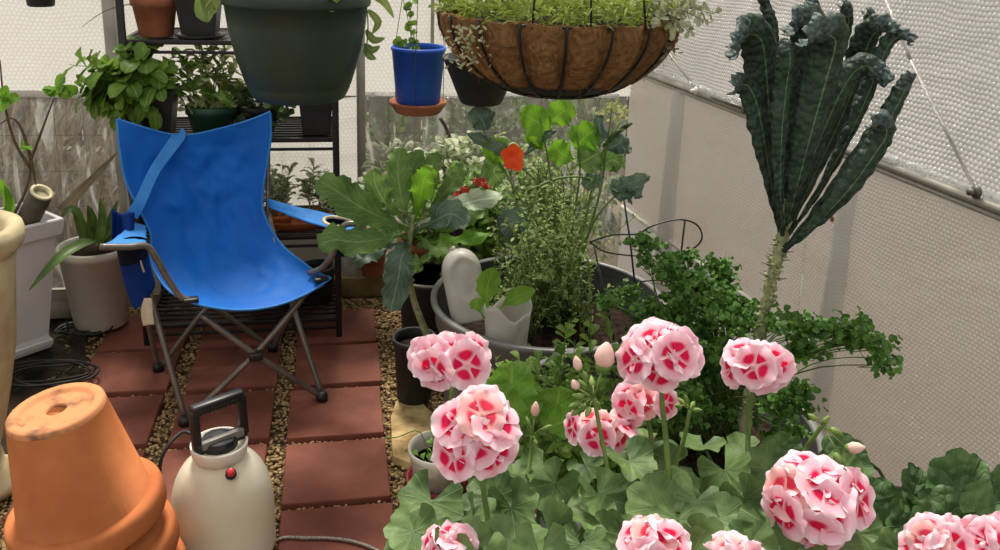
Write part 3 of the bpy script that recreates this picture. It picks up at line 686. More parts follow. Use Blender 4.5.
def cr(ps, t):
    mm = len(ps)-1; x = t*mm; k_ = min(int(x), mm-1); u = x-k_
    p0, p1, p2, p3 = ps[max(k_-1, 0)], ps[k_], ps[k_+1], ps[min(k_+2, mm)]
    return .5*((2*p1)+(p2-p0)*u+(2*p0-5*p1+4*p2-p3)*u*u+(3*p1-p0-3*p2+p3)*u**3)
def sheet(u, v):
    l, r, s = cr(Lp, v), cr(Rp, v), cr(Sg, v)
    b = 4*u*(1-u)
    if v < .12: b = b*.75 + .25*exp(-((u-.38)/.2)**2) * (1-v/.12) + .25*b*(v/.12)
    p = l.lerp(r, u) + s*b
    e = min(u, 1-u)*4; w = min(1, e)*min(1, v*5)*min(1, (1-v)*5)
    w *= .0095
    return p + V((0, -1, .4))*w*(noise.noise(V((u*5, v*7, 3)))*1.6 + noise.noise(V((u*3-v*6, v*3+u*5, 9)))*1.4 + .8*noise.noise(V((u*13+v*4, v*17-u*5, 5))) + .9*abs(noise.noise(V((u*7-v*3, v*9+u*7, 15)))))
m = MB(); m.grid(sheet, 44, 70); fab = m.build('seat_fabric', 'bluefabric', t, solid=.004)
m = MB(); edge = [sheet(i/40, 0) for i in range(41)] + [sheet(1, i/60) for i in range(1, 61)] + [sheet(1-i/40, 1) for i in range(1, 41)] + [sheet(0, 1-i/60) for i in range(1, 60)]
m.tube(edge + [edge[0]], .0042, 6, False); m.build('hem', 'bluelight', fab, label='lighter blue sewn hem')
tb = .0095
def tubepart(name, pts, r=tb, mat='steel', par=None, n=12, label=None):
    mm = MB(); mm.tube(resample(pts, n) if len(pts) > 2 else pts, r, 10); return mm.build(name, mat, par or t, label=label)
seatL, seatR = sheet(0, .985) + V((.015, .012, -.008)), sheet(1, .985) + V((-.02, .012, -.008))
hub = at(257, 356, y=2.58) ; hub = (FL+FR)/2*.0 + at(256, 355, y=2.60)
tubepart('leg', [FR, hub, at(201, 315, y=2.60)]); tubepart('leg', [FL, hub + V((0, .016, 0)), at(304, 296, y=2.68)])
tubepart('leg', [FL + V((.0, .012, 0)), at(152, 302, y=2.68), at(132, 224, y=2.885)])
tubepart('leg', [RL, at(141, 288, y=2.84), at(137, 248, y=2.80)])
tubepart('leg', [FR + V((0, .012, 0)), at(293, 306, y=2.78), at(268, 214, y=2.985)])
tubepart('leg', [RRr, at(300, 300, y=2.9), at(322, 284, y=2.78)])
tubepart('leg', [RL + V((.01, 0, 0)), at(200, 316, y=2.93), at(230, 288, y=3.0)]); tubepart('leg', [RRr + V((-.01, 0, 0)), at(212, 305, y=3.0), at(185, 288, y=2.97)])
tubepart('back_pole', [at(132, 226, y=2.9), at(124, 165, y=2.965), at(119, 122, y=3.0)], .008)
tubepart('back_pole', [at(268, 224, y=2.985), at(268, 160, y=3.03), at(268, 114, y=3.065)], .008)
for p in (FL, FR, RL, RRr):
    m = MB(); m.lathe([(0, -.012), (.019, -.012), (.019, .008), (.013, .018), (0, .018)], 16, T4(p)); m.build('foot', 'blackplastic', t)
m = MB(); m.box(hub + V((0, -.004, 0)), (.044, .034, .026), Matrix.Rotation(radians(10), 4, 'Z'), .006); m.build('hub', 'blackplastic', t)
for p in (sheet(.04, .96), sheet(.95, .955)):
    m = MB(); m.box(p + V((0, -.004, .008)), (.045, .03, .014), Matrix.Rotation(radians(12), 4, 'Z'), .004); m.build('joint', 'blackplastic', t)
# arms
aL = [at(100, 247, y=2.50), at(128, 247, y=2.53), at(146, 246, y=2.56), at(155, 256, y=2.565), at(166, 276, y=2.57), at(179, 295, y=2.575), at(189, 300, y=2.58)]
tubepart('arm_tube', aL, .010, n=24)
aR = [at(362, 225, y=2.66), at(347, 224, y=2.67), at(338, 234, y=2.67), at(334, 252, y=2.68), at(322, 268, y=2.70), at(309, 273, y=2.73)]
tubepart('arm_tube', aR, .010, n=24)
def arm(nm, b0, b1, f0, f1, sag, hole=None):
    mm = MB()
    def fn(u, v):
        p = b0.lerp(b1, u).lerp(f0.lerp(f1, u), v); return p + V((0, 0, -sag*4*v*(1-v))) + V((0, 0, .004*noise.noise(V((u*4, v*5, 1)))))
    mm.grid(fn, 12, 20)
    if hole:
        keep = []
        for f, uvc in ((f, sum((V((mm.uv[i][0], mm.uv[i][1], 0)) for i in f), V())/len(f)) for f in mm.f):
            if ((uvc.x-hole[0])/hole[2])**2 + ((uvc.y-hole[1])/hole[3])**2 > 1: keep.append(f)
        mm.f = keep; mm.mi = [0]*len(keep)
    o = mm.build('armrest', 'bluelight', t, solid=.004)
    return o, fn
oL, fL = arm('l', at(132, 222, y=2.88), at(146, 226, y=2.88), at(100, 246, y=2.50), at(146, 244, y=2.56), .012)
oR, fR = arm('r', at(266, 198, y=2.99), at(270, 208, y=2.97), at(370, 221, y=2.74), at(350, 233, y=2.64), .008, (.5, .78, .36, .13))
m = MB(); ring = [fR(.5+.38*cos(a), .78+.15*sin(a)) + V((0, 0, .003)) for a in [i*2*pi/24 for i in range(25)]]
m.tube(ring, .006, 8, False); m.build('cup_holder', 'tag', oR, label='grey rimmed cup holder hole')
m = MB()
def cup(u, v):
    a = u*2*pi; p = fR(.5+.36*cos(a), .78+.14*sin(a)); return p + V((0, 0, -.10*v))
m.grid(cup, 20, 4, True); m.build('cup_net', 'navy', oR)
m = MB(); s0 = sheet(.37, .0)
m.leaf([s0 + V((0, .01, .004)), sheet(.37, .02) + V((0, -.022, 0)), at(155, 170, y=2.93), at(141, 200, y=2.88), at(132, 216, y=2.865)], wprof(.022, .021, .017, .018, .02), V((0, -1, .3)), 20, 2)
m.build('strap', 'bluelight', t, smooth=False, solid=.002)
# bag hanging under the left arm
m = MB()
cA, cB = at(113, 248, y=2.56), at(142, 248, y=2.60)
def bag(u, v):
    a = u*2*pi; c = cA.lerp(cB, .5) + V((.02*v*v, .05+.02*v, -.19*v)); w = (cB-cA).length*.52*(1-.15*v - .15*(v > .93))
    return c + V((cos(a)*w, sin(a)*.05, 0)) + V((0, 0, -.03*v*cos(a)*-1))
m.grid(bag, 24, 10, True)
for f in range(len(m.f)): m.mi[f] = 1 if f < 24*3 else 0
pb = m.build('side_pocket', ['bluedark', 'navy'], t, label='dark blue pouch hung under the armrest')
m = MB(); m.grid(lambda u, v: at(112+22*u, 238-30*v*(1-.25*u)+3*sin(u*5), y=2.80+.03*sin(u*6)+.02*v), 10, 8); m.build('pouch_flap', 'bluedark', pb, solid=.003)
m = MB(); m.leaf([at(148, 298, y=2.60), at(147, 312, y=2.59), at(149, 325, y=2.585)], wprof(.010, .016, .017, .016), V((0, -1, .1)), 8, 2, cup=.2)
m.build('care_tag', 'tag', t, solid=.001, label='cream cloth tag')
m = MB(); m.tube([at(138, 254, y=2.60), at(144, 272, y=2.60)], .003, 6); m.build('drawstring', 'tag', pb, label='white cord')

# ------------------------------------------------------------------ black shelf rack
RX0, RX1, RY0, RY1 = -.715, -.026, 3.12, 3.47
t = thing('shelf_rack', 'black metal shelf rack standing behind the blue chair against the end wall', 'shelf', ((RX0+RX1)/2, (RY0+RY1)/2, 0))
for x in (RX0, RX1):
    for y in (RY0, RY1):
        m = MB(); m.box((x, y, .7), (.022, .022, 1.4), bev=.002); m.build('upright', 'rack', t)
SH = [1.105, .765, .40, .07]
for i, z in enumerate(SH):
    m = MB()
    for y in (RY0, RY1): m.box(((RX0+RX1)/2, y, z), (RX1-RX0, .014, .016), bev=.002); m.box(((RX0+RX1)/2, y, z-.034), (RX1-RX0, .010, .010), bev=.002)
    for x in (RX0, RX1): m.box((x, (RY0+RY1)/2, z), (.014, RY1-RY0, .016), bev=.002)
    n = 9
    for k_ in range(n): m.box(((RX0+RX1)/2, RY0+.02+(RY1-RY0-.04)*k_/(n-1), z), (RX1-RX0, .018, .006))
    m.build('shelf', 'rack', t)
m = MB(); m.box((RX0, RY0-.012, .93), (.026, .012, .03), bev=.003); m.build('clip', 'blackplastic', t)
def shelf_pot(name, label, cat, px, pyb, zsh, r0, r1, h, mat, y=3.22, group=None, square=False):
    p = at(px, pyb, y=y); c = V((p.x, y, zsh+.009))
    tt = thing(name, label, cat, c, group)
    if square:
        mm = MB(); M = T4(c) @ Matrix.Rotation(pi/4, 4, 'Z'); q = sqrt(2)
        mm.lathe([(0, 0), (r0*q, 0), (r1*q*.96, h-.02), (r1*q, h-.02), (r1*q, h), (r1*q*.93, h), (r0*q*.9, .012), (0, .012)], 4, M); mm.build('pot', mat, tt, smooth=False)
        s = MB(); s.lathe([(0, h*.86), (r1*q*.86, h*.85)], 4, M); s.build('soil', 'soil', tt)
    else: make_pot(tt, c, r0, r1, h, mat)
    return tt, c + V((0, 0, h*.88))
rr = random.Random(21)
# top shelf
tt, c = shelf_pot('potted_succulent', 'small terracotta pot of pale stems on the top rack shelf', 'potted plant', 157, 40, SH[0], .055, .078, .135, 'terracotta_dk', 3.2)
ml = MB(); ms = MB()
for i in range(16): leafy(ml, ms, c + V((rr.uniform(-.05, .05), rr.uniform(-.04, .04), -.01)), c + V((rr.uniform(-.09, .09), rr.uniform(-.06, .06), rr.uniform(.04, .14))), rr, 7, .03, .006)
ml.build('foliage', 'sage', tt); ms.build('stems', 'stem', tt)
m = MB(); m.tube(smooth_path([at(82, 27, y=3.15), at(95, 17, y=3.16), at(110, 9, y=3.18), at(135, 3, y=3.2), c], 16), [.0008+.0001*i for i in range(17)], 5); m.build('twig', 'stemdk', tt, label='thin bare twig')
tt, c = shelf_pot('square_pot', 'black square nursery pot beside the terracotta pot on the top shelf', 'potted plant', 201, 36, SH[0]+.012, .055, .075, .16, 'blackpot', 3.2, square=True)
ml = MB(); ms = MB()
for i in range(8): leafy(ml, ms, c, c + V((rr.uniform(-.09, .09), rr.uniform(-.06, .06), rr.uniform(.05, .18))), rr, 6, .06, .012)
ml.build('foliage', 'sage', tt); ms.build('stems', 'stem', tt)
m = MB(); p = at(201, 40, y=3.2); m.lathe([(0, 0), (.07, 0), (.085, .014), (.08, .016), (.066, .006), (0, .006)], 28, T4((p.x, 3.2, SH[0]+.004))); tag(m.build('pot_saucer', 'blackpot'), 'black saucer under the square nursery pot on the top shelf', 'saucer')
# second shelf
tt, c = shelf_pot('basil_plant', 'bushy green basil in a black square pot on the rack behind the chair', 'potted plant', 157, 132, SH[1], .052, .075, .17, 'blackpot', 3.17, square=True)
ml = MB(); ms = MB()
for i in range(46):
    tip = c + V((rr.gauss(-.035, .105), rr.uniform(-.11, .06), rr.uniform(-.02, .17)))
    leafy(ml, ms, c + V((rr.uniform(-.04, .04), rr.uniform(-.04, .04), 0)), tip, rr, 6, .075, .027, .12, .002, .35, droop=.3, prof=(.2, .9, 1, .7, .0))
for i in range(10):
    tip = at(rr.uniform(90, 112), rr.uniform(60, 100), y=3.1); leafy(ml, ms, c + V((-.04, -.03, 0)), tip, rr, 7, .07, .027, .12, .002, .4, droop=.5)
for (px, py) in ((112, 110), (120, 118), (155, 112), (118, 100)):
    leafy(ml, ms, c + V((-.03, -.03, 0)), at(px, py, y=3.06), rr, 5, .06, .022, .2, .002, .3, droop=.7)
ml.build('foliage', 'basil', tt); ms.build('stems', 'stem', tt)
tt, c = shelf_pot('sage_plant', 'sage with long pale leaves in a green pot on the rack behind the chair', 'potted plant', 213, 134, SH[1], .065, .088, .11, 'greenpot2', 3.17)
ml = MB(); ms = MB()
for (a, b) in (((205, 105), (196, 48)), ((206, 104), (203, 50)), ((214, 104), (238, 66)), ((213, 104), (226, 48)), ((208, 105), (214, 50)), ((212, 105), (226, 56)), ((214, 106), (232, 76)), ((206, 106), (188, 72)), ((210, 105), (206, 66)), ((215, 106), (222, 82))):
    leafy(ml, ms, at(*a, y=3.16), at(*b, y=3.16+rr.uniform(-.04, .04)), rr, 8, .085, .015, .1, .003, .35, droop=.3)
for i in range(120):
    p = c + V((rr.uniform(-.08, .08), rr.uniform(-.07, .07), rr.uniform(0, .03))); simple_leaf(ml, p, rdir(rr, 0, 1), rdir(rr), .03, .009, rr)
ml.build('foliage', 'sage', tt); ms.build('stems', 'stem', tt)
tt, c = shelf_pot('leafy_seedlings', 'dark pot of small leafy seedlings under the dark green hanging planter', 'potted plant', 258, 137, SH[1], .06, .075, .10, 'blackpot', 3.22)
ml = MB()
for i in range(160):
    p = c + V((rr.uniform(-.09, .11), rr.uniform(-.08, .06), rr.uniform(-.05, .08))); simple_leaf(ml, p, rdir(rr, -.2, 1), rdir(rr), .045, .014, rr)
ml.build('foliage', 'herbdk', tt)
m = MB(); a = at(270, 134, y=3.3); m.tube([a, a + V((.004, 0, .17))], .008, 8); m.build('cane', 'terracotta_dk', tt, label='reddish cane')
tt, c = shelf_pot('square_pot', 'tall empty black square pot at the end of the second rack shelf', 'flower pot', 317, 136, SH[1], .048, .062, .16, 'blackpot', 3.2, square=True)
# third shelf: pale seedlings in two dishes
for (px, lab, grp) in ((280, 'terracotta bowl of white-edged seedlings on the rack beside the chair arm', 0), (317, 'terracotta bowl of pale seedlings at the post end of the rack', 0)):
    p = at(px, 237, y=3.24); c = V((p.x, 3.24, SH[2]+.012))
    tt = thing('seedling_bowl', lab, 'potted plant', c, 'bowls of pale seedlings')
    m = MB(); m.lathe([(0, 0), (.04, 0), (.05, .03), (.055, .036), (.055, .046), (.05, .046), (.046, .034), (0, .03)], 32, T4(c)); m.build('bowl', 'terracotta', tt)
    ml = MB(); ms = MB()
    for i in range(24):
        b = c + V((rr.uniform(-.04, .04), rr.uniform(-.04, .04), .03)); leafy(ml, ms, b, b + V((rr.uniform(-.04, .04), rr.uniform(-.04, .04), rr.uniform(.06, .2))), rr, 7, .05, .011, .1, .0016, .35)
    ml.build('foliage', 'varieg', tt); ms.build('stems', 'stem', tt)
m = MB(); p = at(297, 240, y=3.2); m.lathe([(0, 0), (.105, 0), (.125, .03), (.128, .034), (.12, .034), (.10, .008), (0, .008)], 36, Matrix.Translation((p.x, 3.24, SH[2]+.003)) @ Matrix.Diagonal((1.0, .62, 1, 1)))
tag(m.build('oval_saucer', 'terracotta'), 'oval terracotta saucer under the seedling bowls on the rack', 'saucer')
for i, px in enumerate((262, 290, 318)):
    p = at(px, 300, y=3.25); c = V((p.x, 3.27, SH[3]+.009)); tt = thing('nursery_pot', ['dark pot on the lowest rack shelf behind the chair seat', 'middle dark pot on the lowest rack shelf', 'dark pot on the lowest rack shelf near its corner post'][i], 'flower pot', c, 'dark pots on the lowest shelf')
    make_pot(tt, c, .055, .072, .15, 'blackpot')
for i, px in enumerate((150, 185, 225)):
    p = at(px, 250, y=3.25); c = V((p.x, 3.26, SH[2]+.009)); tt = thing('nursery_pot', 'dark pot on the third rack shelf hidden behind the blue chair back', 'flower pot', c, 'dark pots behind the chair back')
    make_pot(tt, c, .05, .066, .12, 'terracotta_dk' if i == 1 else 'blackpot')

# things stored by the end wall beside the rack
p = at(374, 282, y=3.44)
tt = thing('terracotta_pot', 'old terracotta pot on the wooden sill beside the rack', 'flower pot', (p.x, 3.55, .068)); make_pot(tt, (p.x, 3.55, .068), .045, .062, .14, 'terracotta_dk')
for px, hh_, lab in ((350, .11, 'clear glass jar on the wooden sill beside the rack post'), (391, .08, 'clear jar on the wooden sill behind the drooping kale leaf')):
    p = at(px, 285, y=3.5); m = MB(); m.lathe([(0, .0), (.032, .0), (.036, .01), (.036, hh_*.7), (.026, hh_*.82), (.026, hh_), (.022, hh_), (.022, hh_*.8), (.031, hh_*.66), (.031, .012), (0, .008)], 24, T4((p.x, 3.57, .067)))
    tag(m.build('glass_jar', 'clear2'), lab, 'jar', 'jars on the wooden sill')

# ------------------------------------------------------------------ white pots at the planter side
a45 = radians(43)
pc = V((-1.034, 3.135, 0)); dx = V((-cos(a45), -sin(a45), 0)); dy = V((-sin(a45), cos(a45), 0))
t = thing('trough_planter', 'tall white rectangular plastic planter with a pipe standing in its soil', 'planter', pc + dx*.3)
hT = .49
ptop = at(62, 218, z=hT); ptop.z = 0
m = MB()
def trp(u, v, z, s=1.0):
    f = z/hT; c = pc.lerp(ptop, f); return c + dx*((.54+.10*f)*u) + dy*((.20+.06*f)*v) + V((0, 0, z))
def ringz(z, inset): return [trp(0, 0, z) + dx*inset + dy*inset, trp(1, 0, z) - dx*inset + dy*inset, trp(1, 1, z) - dx*inset - dy*inset, trp(0, 1, z) + dx*inset - dy*inset]
lev = [(0, .010), (.015, .006), (.03, .006), (.032, .014), (.05, .018), (hT-.06, .012), (hT-.058, -.002), (hT-.004, -.006), (hT, -.003), (hT, .012), (hT-.05, .022), (hT-.06, .03)]
vs, fs = [], []
for z, i_ in lev: vs += ringz(z, i_)
for j in range(len(lev)-1):
    for k_ in range(4): fs.append((j*4+k_, j*4+(k_+1) % 4, (j+1)*4+(k_+1) % 4, (j+1)*4+k_))
m.add(vs, fs + [(3, 2, 1, 0)]); m.build('trough', 'whiteplastic', t, smooth=False)
m = MB(); m.add(ringz(hT-.045, .02), [(0, 1, 2, 3)]); m.build('soil', 'soil', t)
b0, b1 = at(27, 222, y=3.13), at(42, 192, y=3.09); dd = (b1-b0).normalized(); MP = T4(b0 - dd*.08) @ frame_to(dd).to_4x4(); ln = (b1-b0).length + .08
tt = thing('pipe', 'short dark pipe with a pale rim leaning in the white planter', 'pipe', b0)
m = MB(); m.lathe([(.028, 0), (.037, 0), (.037, ln-.002), (.028, ln-.002), (.028, 0)], 28, MP); m.build('tube', 'pipe', tt)
m = MB(); m.lathe([(.026, ln-.01), (.0375, ln-.004), (.0375, ln+.001), (.026, ln+.001), (.026, ln-.01)], 28, MP); m.build('rim', 'pipeend', tt, label='pale cut rim')
tt = thing('young_tree', 'thin bare-stemmed sapling growing in the white planter', 'plant', at(12, 225, y=3.10))
m = MB(); ml = MB()
for pts in ([(10, 222), (26, 190), (31, 165), (30, 150)], [(30, 168), (14, 140), (4, 100), (0, 60)], [(31, 160), (22, 130), (12, 118), (0, 124)], [(29, 165), (42, 130), (54, 98)], [(31, 160), (36, 185)]):
    m.tube(smooth_path([at(x, y, y=3.10) for x, y in pts], 12), [.006-.004*i/12 for i in range(13)], 6)
for (px, py) in ((56, 88), (52, 92), (60, 94), (8, 100), (6, 106), (30, 150)):
    for k_ in range(3): simple_leaf(ml, at(px, py, y=3.10), rdir(rr, -.2, 1), V((0, -1, .5)), .06, .02, rr)
for pts in ([(0, 180), (8, 200), (6, 222)], [(2, 224), (10, 205), (4, 184)]):
    ml.leaf([at(x, y, y=3.08) for x, y in pts], lambda q: .016*sin(pi*min(1, q*.9+.1)), V((0, -1, 0)), 10, 2)
m.build('stem', 'stemdk', tt); ml.build('foliage', 'bright', tt)
# cream urn at the picture's edge
uc = V((-.980, 2.30, 0)); zr = at(25, 235, y=2.3).z
t = thing('garden_urn', 'cream stone urn with a rolled rim standing before the white planter', 'urn', uc)
m = MB(); m.lathe([(0, 0), (.10, 0), (.105, .03), (.06, .06), (.052, .12), (.075, .2), (.098, .30), (.122, .42), (.140, zr-.10), (.146, zr-.06), (.142, zr-.05), (.150, zr-.045), (.166, zr-.03), (.174, zr-.005), (.168, zr+.02), (.146, zr+.026), (.126, zr+.012), (.116, zr-.05), (0, zr-.06)], 56, T4(uc)); m.build('urn_body', 'cream', t)
m = MB(); m.lathe([(0, zr-.03), (.11, zr-.035)], 24, T4(uc)); m.build('soil', 'soil', t)
# white round pot with strap leaves
wc = at(98, 320, z=.03); wc = V((-.915, 3.3, 0.012))
t = thing('strap_leaf_plant', 'off-white round pot of arching strap leaves beside the blue chair', 'potted plant', wc)
make_pot(t, wc, .095, .132, .315, 'offwhite', .9, 40, rim=.014, rimh=.028)
for pts, w_ in (([(84, 243), (78, 215), (68, 210), (58, 226)], .017), ([(94, 243), (93, 222), (88, 205)], .022), ([(100, 243), (103, 220), (100, 198)], .018), ([(108, 243), (112, 222), (118, 200)], .02), ([(90, 243), (82, 225), (76, 212)], .02), ([(112, 243), (124, 228), (132, 218)], .016), ([(102, 244), (98, 230), (92, 215)], .022), ([(96, 244), (106, 236), (116, 226)], .018)):
    m = MB(); yy = 3.26 + rr.uniform(-.05, .08); m.leaf([at(x, y, y=yy) for x, y in pts], lambda q, w_=w_: w_*min(1, .55+q*2)*(1-q**3), V((0, -.6, .8)), 14, 4, cup=.5); m.build('leaf', 'strap', t)
m = MB(); m.leaf([at(102, 244, y=3.22), at(88, 243, y=3.12), at(66, 254, y=3.03), at(46, 272, y=2.98), at(28, 292, y=2.95)], lambda q: .026*min(1, .5+q*2)*(1-q**2.5), V((0, -.5, .9)), 18, 4, cup=.4); m.build('leaf', 'strap', t)
m = MB(); m.leaf([at(62, 212, y=3.42), at(88, 184, y=3.43), at(118, 152, y=3.44)], wprof(.024, .02, .012, .002), V((0, -.8, .5)), 12, 2, cup=.3)
tag(m.build('dry_stalk', 'dryleaf'), 'broad dry leaf stalk slanting behind the white round pot', 'stalk')
p = at(66, 300, y=3.4); m = MB(); m.box((p.x, 3.42, .085), (.16, .10, .008), bev=.002); m.box((p.x, 3.37, .10), (.16, .006, .045), bev=.002); m.box((p.x, 3.37, .125), (.16, .018, .006), bev=.001); m.box((p.x, 3.42, .04), (.15, .09, .08), bev=.003)
tag(m.build('metal_tray', 'alu'), 'small ribbed metal tray between the white planter and the round pot', 'tray')
m = MB(); pts = [at(x, y, y=3.2) for x, y in ((67, 320), (68, 332), (66, 342), (62, 343), (59, 338))]; pts[2].z = max(.006, pts[2].z); pts[3].z = max(.004, pts[3].z)
m.tube(smooth_path(pts, 16), .0028, 6); tag(m.build('wire_hook', 'wire'), 'thin black wire hook on the ground by the white round pot', 'hook')
m = MB(); cc = at(92, 330, z=.01); pts = []
for i in range(60):
    a = i*.42; r_ = .05 + .035*sin(i*.37); pts.append(cc + V((cos(a)*r_*1.5, sin(a)*r_*.8, .004+.004*sin(i*1.3)+.0002*i)))
m.tube(smooth_path(pts, 180), .0035, 6); tag(m.build('drip_line', 'cord'), 'loose coil of black drip tubing under the white round pot', 'tubing')
m = MB(); cc = at(25, 378, z=.01); pts = []
for i in range(46):
    a = i*.5; r_ = .09 + .04*sin(i*.6); pts.append(cc + V((cos(a)*r_*1.4 + i*.003, sin(a)*r_*.8, .012+.004*sin(i*1.3)+.0003*i)))
m.tube(smooth_path(pts, 160), .004, 6); tag(m.build('drip_line', 'cord'), 'tangle of black tubing on dark soil in front of the white planter', 'tubing')

# ------------------------------------------------------------------ hanging planters
def lxz(px, py, y): return at(px, py, y=y)
gy = 2.72; g0, g1 = lxz(220, 0, gy), lxz(371, 0, gy); gc = (g0+g1)/2; gr = (g1-g0).length/2; zb = lxz(300, 97, gy).z
gz = lxz(300, 8, gy-gr*.9).z
t = thing('hanging_planter', 'large dark green plastic planter hanging above the blue chair', 'planter', (gc.x, gy, zb))
M = T4((gc.x, gy, 0)); H_ = gz - zb
m = MB(); m.lathe([(0, zb), (gr*.60, zb), (gr*.63, zb+.004), (gr*.70, zb+H_*.12), (gr*.705, zb+H_*.15), (gr*.72, zb+H_*.16), (gr*.84, zb+H_*.45), (gr*.92, zb+H_*.75), (gr*.955, zb+H_*.97), (gr*.985, zb+H_*.975), (gr*1.0, zb+H_), (gr*1.0, zb+H_+.035), (gr*.97, zb+H_+.04), (gr*.94, zb+H_+.03), (gr*.9, zb+H_*.7), (0, zb+H_*.68)], 72, M); m.build('bowl', 'greenpot', t)
m = MB(); m.lathe([(0, zb+H_*.86), (gr*.92, zb+H_*.84)], 32, M); m.build('soil', 'soil', t)
for k_ in range(3):
    a = k_*2*pi/3+.6; m = MB(); m.tube([(gc.x+cos(a)*gr*.97, gy+sin(a)*gr*.97, zb+H_+.03), (gc.x, gy, zb+H_+.55)], .002, 6); m.build('hanger_wire', 'wire', t)
ml = MB(); ms = MB()
for (px, py, s_) in ((204, 12, 1), (210, 2, 1)):
    p = at(px, py, y=gy-.05); ml.leaf([at(226, -6, y=gy-.05), at(212, -2, y=gy-.06), p, at(208, 22, y=gy-.06)], wprof(.004, .026, .034, .022, .002), V((0, -1, .2)), 12, 4, cup=.2)
for pts in ([(372, -4), (384, 2), (394, 18)], [(368, 10), (378, 22), (372, 34)], [(366, 30), (374, 40), (385, 38)], [(364, 48), (370, 56), (376, 59)], [(364, 44), (372, 50), (380, 46)]):
    ml.leaf([at(x, y, y=gy) for x, y in pts], wprof(.004, .011, .012, .008, .001), V((0, -1, .3)), 10, 2)
ms.tube(smooth_path([at(352, 4, y=gy), at(364, 2, y=gy+.0), at(368, 24, y=gy), at(366, 54, y=gy)], 12), .002, 5)
for i in range(40):
    a = rr.uniform(0, 6.3); b = V((gc.x + cos(a)*gr*.5, gy + sin(a)*gr*.5, zb+H_*.85)); leafy(ml, ms, b, b + V((cos(a)*.1, sin(a)*.1, rr.uniform(.1, .25))), rr, 6, .07, .02)
ml.build('foliage', 'herb', t); ms.build('stems', 'stem', t)
# coir basket
bd = 1.95; bl, br = at(438, 18, d=bd), at(679, 18, d=bd); bc = (bl+br)/2; brd = (br-bl).length/2; bz0 = at(560, 102, d=bd-.1).z; bz1 = bc.z + .012
t = thing('hanging_basket', 'coconut coir basket in a black wire frame overflowing with green foliage', 'hanging basket', (bc.x, bc.y, bz0))
M = T4((bc.x, bc.y, 0)); BH = bz1 - bz0
def bprof(s): # s 0 bottom..1 top -> radius
    return brd*(.40 + .60*sin(min(1, s*1.02)*pi/2)**.68)
NR = 18
def coir(u, v):
    s = .20 + .80*v; a = u*2*pi; r_ = bprof(s)*.985
    q = abs(cos(a*NR/2)); r_ *= 1.012 - .075*(q**5) + .012*noise.noise(V((cos(a)*9, sin(a)*9, s*9)))
    return V((bc.x + cos(a)*r_, bc.y + sin(a)*r_, bz0 + BH*s + .006*noise.noise(V((cos(a)*6, sin(a)*6, 1)))))
m = MB(); m.grid(coir, 168, 18, True); lin = m.build('coir_liner', 'coir', t, solid=.008)
m = MB()
for i in range(1500):
    u, v = rr.random(), rr.random()**.8; p = coir(u, v); n_ = V((cos(u*2*pi), sin(u*2*pi), -.2)); dr = rdir(rr); dr = dr - n_*dr.dot(n_)
    dr2 = rdir(rr); l_ = rr.uniform(.012, .03); m.tube([p - n_*.002, p + n_*.004 + dr*l_*.5, p + dr*l_ + dr2*l_*.4 + n_*.003], .00035, 3, False)
fo = m.build('fibres', 'fibre', lin); fo['kind'] = 'stuff'
m = MB(); m.lathe([(0, bz0+.006), (bprof(0)*.97, bz0+.002), (bprof(.08)*.985, bz0+BH*.08), (bprof(.15)*.99, bz0+BH*.15), (bprof(.225)*.99, bz0+BH*.225), (bprof(.225)*.93, bz0+BH*.23), (0, bz0+.02)], 56, M); m.build('drip_liner', 'blackpot', t, label='black plastic liner at the bottom')
m = MB()
for s, r_ in ((0, .0035), (.97, .0028)):
    rad = bprof(s)*(1.0 if s == 0 else .955); m.tube([(bc.x+cos(a)*rad, bc.y+sin(a)*rad, bz0+BH*s) for a in [i*2*pi/64 for i in range(65)]], r_, 6, False)
m.build('wire_ring', 'wire', t)
for k_ in range(NR):
    a = (k_+.5)*2*pi/NR if False else k_*2*pi/NR; m = MB(); m.tube([(bc.x+cos(a)*bprof(s)*1.0, bc.y+sin(a)*bprof(s)*1.0, bz0+BH*s) for s in [i/14 for i in range(15)]], .0032, 6); m.build('rib', 'wire', t)
for a in (-2.0, -1.57, -1.1, -.5, .9, 2.4):
    m = MB(); m.tube([(bc.x+cos(a)*brd, bc.y+sin(a)*brd, bz1-.01), (bc.x+cos(a)*brd*.9, bc.y+sin(a)*brd*.9, bz1+.12), (bc.x, bc.y, bz1+.55)], .0022, 6); m.build('hanger_wire', 'wire', t)
m = MB(); m.lathe([(0, bz1-.02), (brd*.93, bz1-.025)], 40, M); m.build('soil', 'soil', t)
ml = MB()
for i in range(3600):
    a = rr.uniform(0, 2*pi); q = sqrt(rr.random())*brd*1.0; q = min(q, brd*.97); p = V((bc.x+cos(a)*q, bc.y+sin(a)*q, bz1-.006+rr.uniform(0, .055)))
    simple_leaf(ml, p, rdir(rr, -.1, 1)+V((cos(a), sin(a), 0))*.4, rdir(rr), rr.uniform(.02, .036), rr.uniform(.0016, .004), rr, .3, 1, 3)
ml.build('moss_foliage', 'moss', t)
ml = MB(); ms = MB()
for i in range(30):
    px, py = rr.choice([(716, 20), (700, 26), (690, 6), (680, 18), (672, 34), (664, 22), (700, 10), (655, 10), (672, 50), (662, 62), (640, 2), (688, 30)])
    b = at(650, 8, d=bd-.1); e = at(px+rr.uniform(-8, 6), py+rr.uniform(-10, 8), d=bd-.12+rr.uniform(-.12, .12))
    leafy(ml, ms, b, e, rr, 16, .018, .0055, .1, .001, .3, droop=.1)
for i in range(10):
    b = at(470+rr.uniform(-20, 20), 18, d=bd-.22); leafy(ml, None, b, b + V((rr.uniform(-.03, .03), -.03, rr.uniform(-.10, -.05))), rr, 8, .012, .003, .1, .0008, .2)
ml.build('trailing_foliage', 'silver', t, label='silvery trailing shoots'); ms.build('stems', 'stemdk', t)
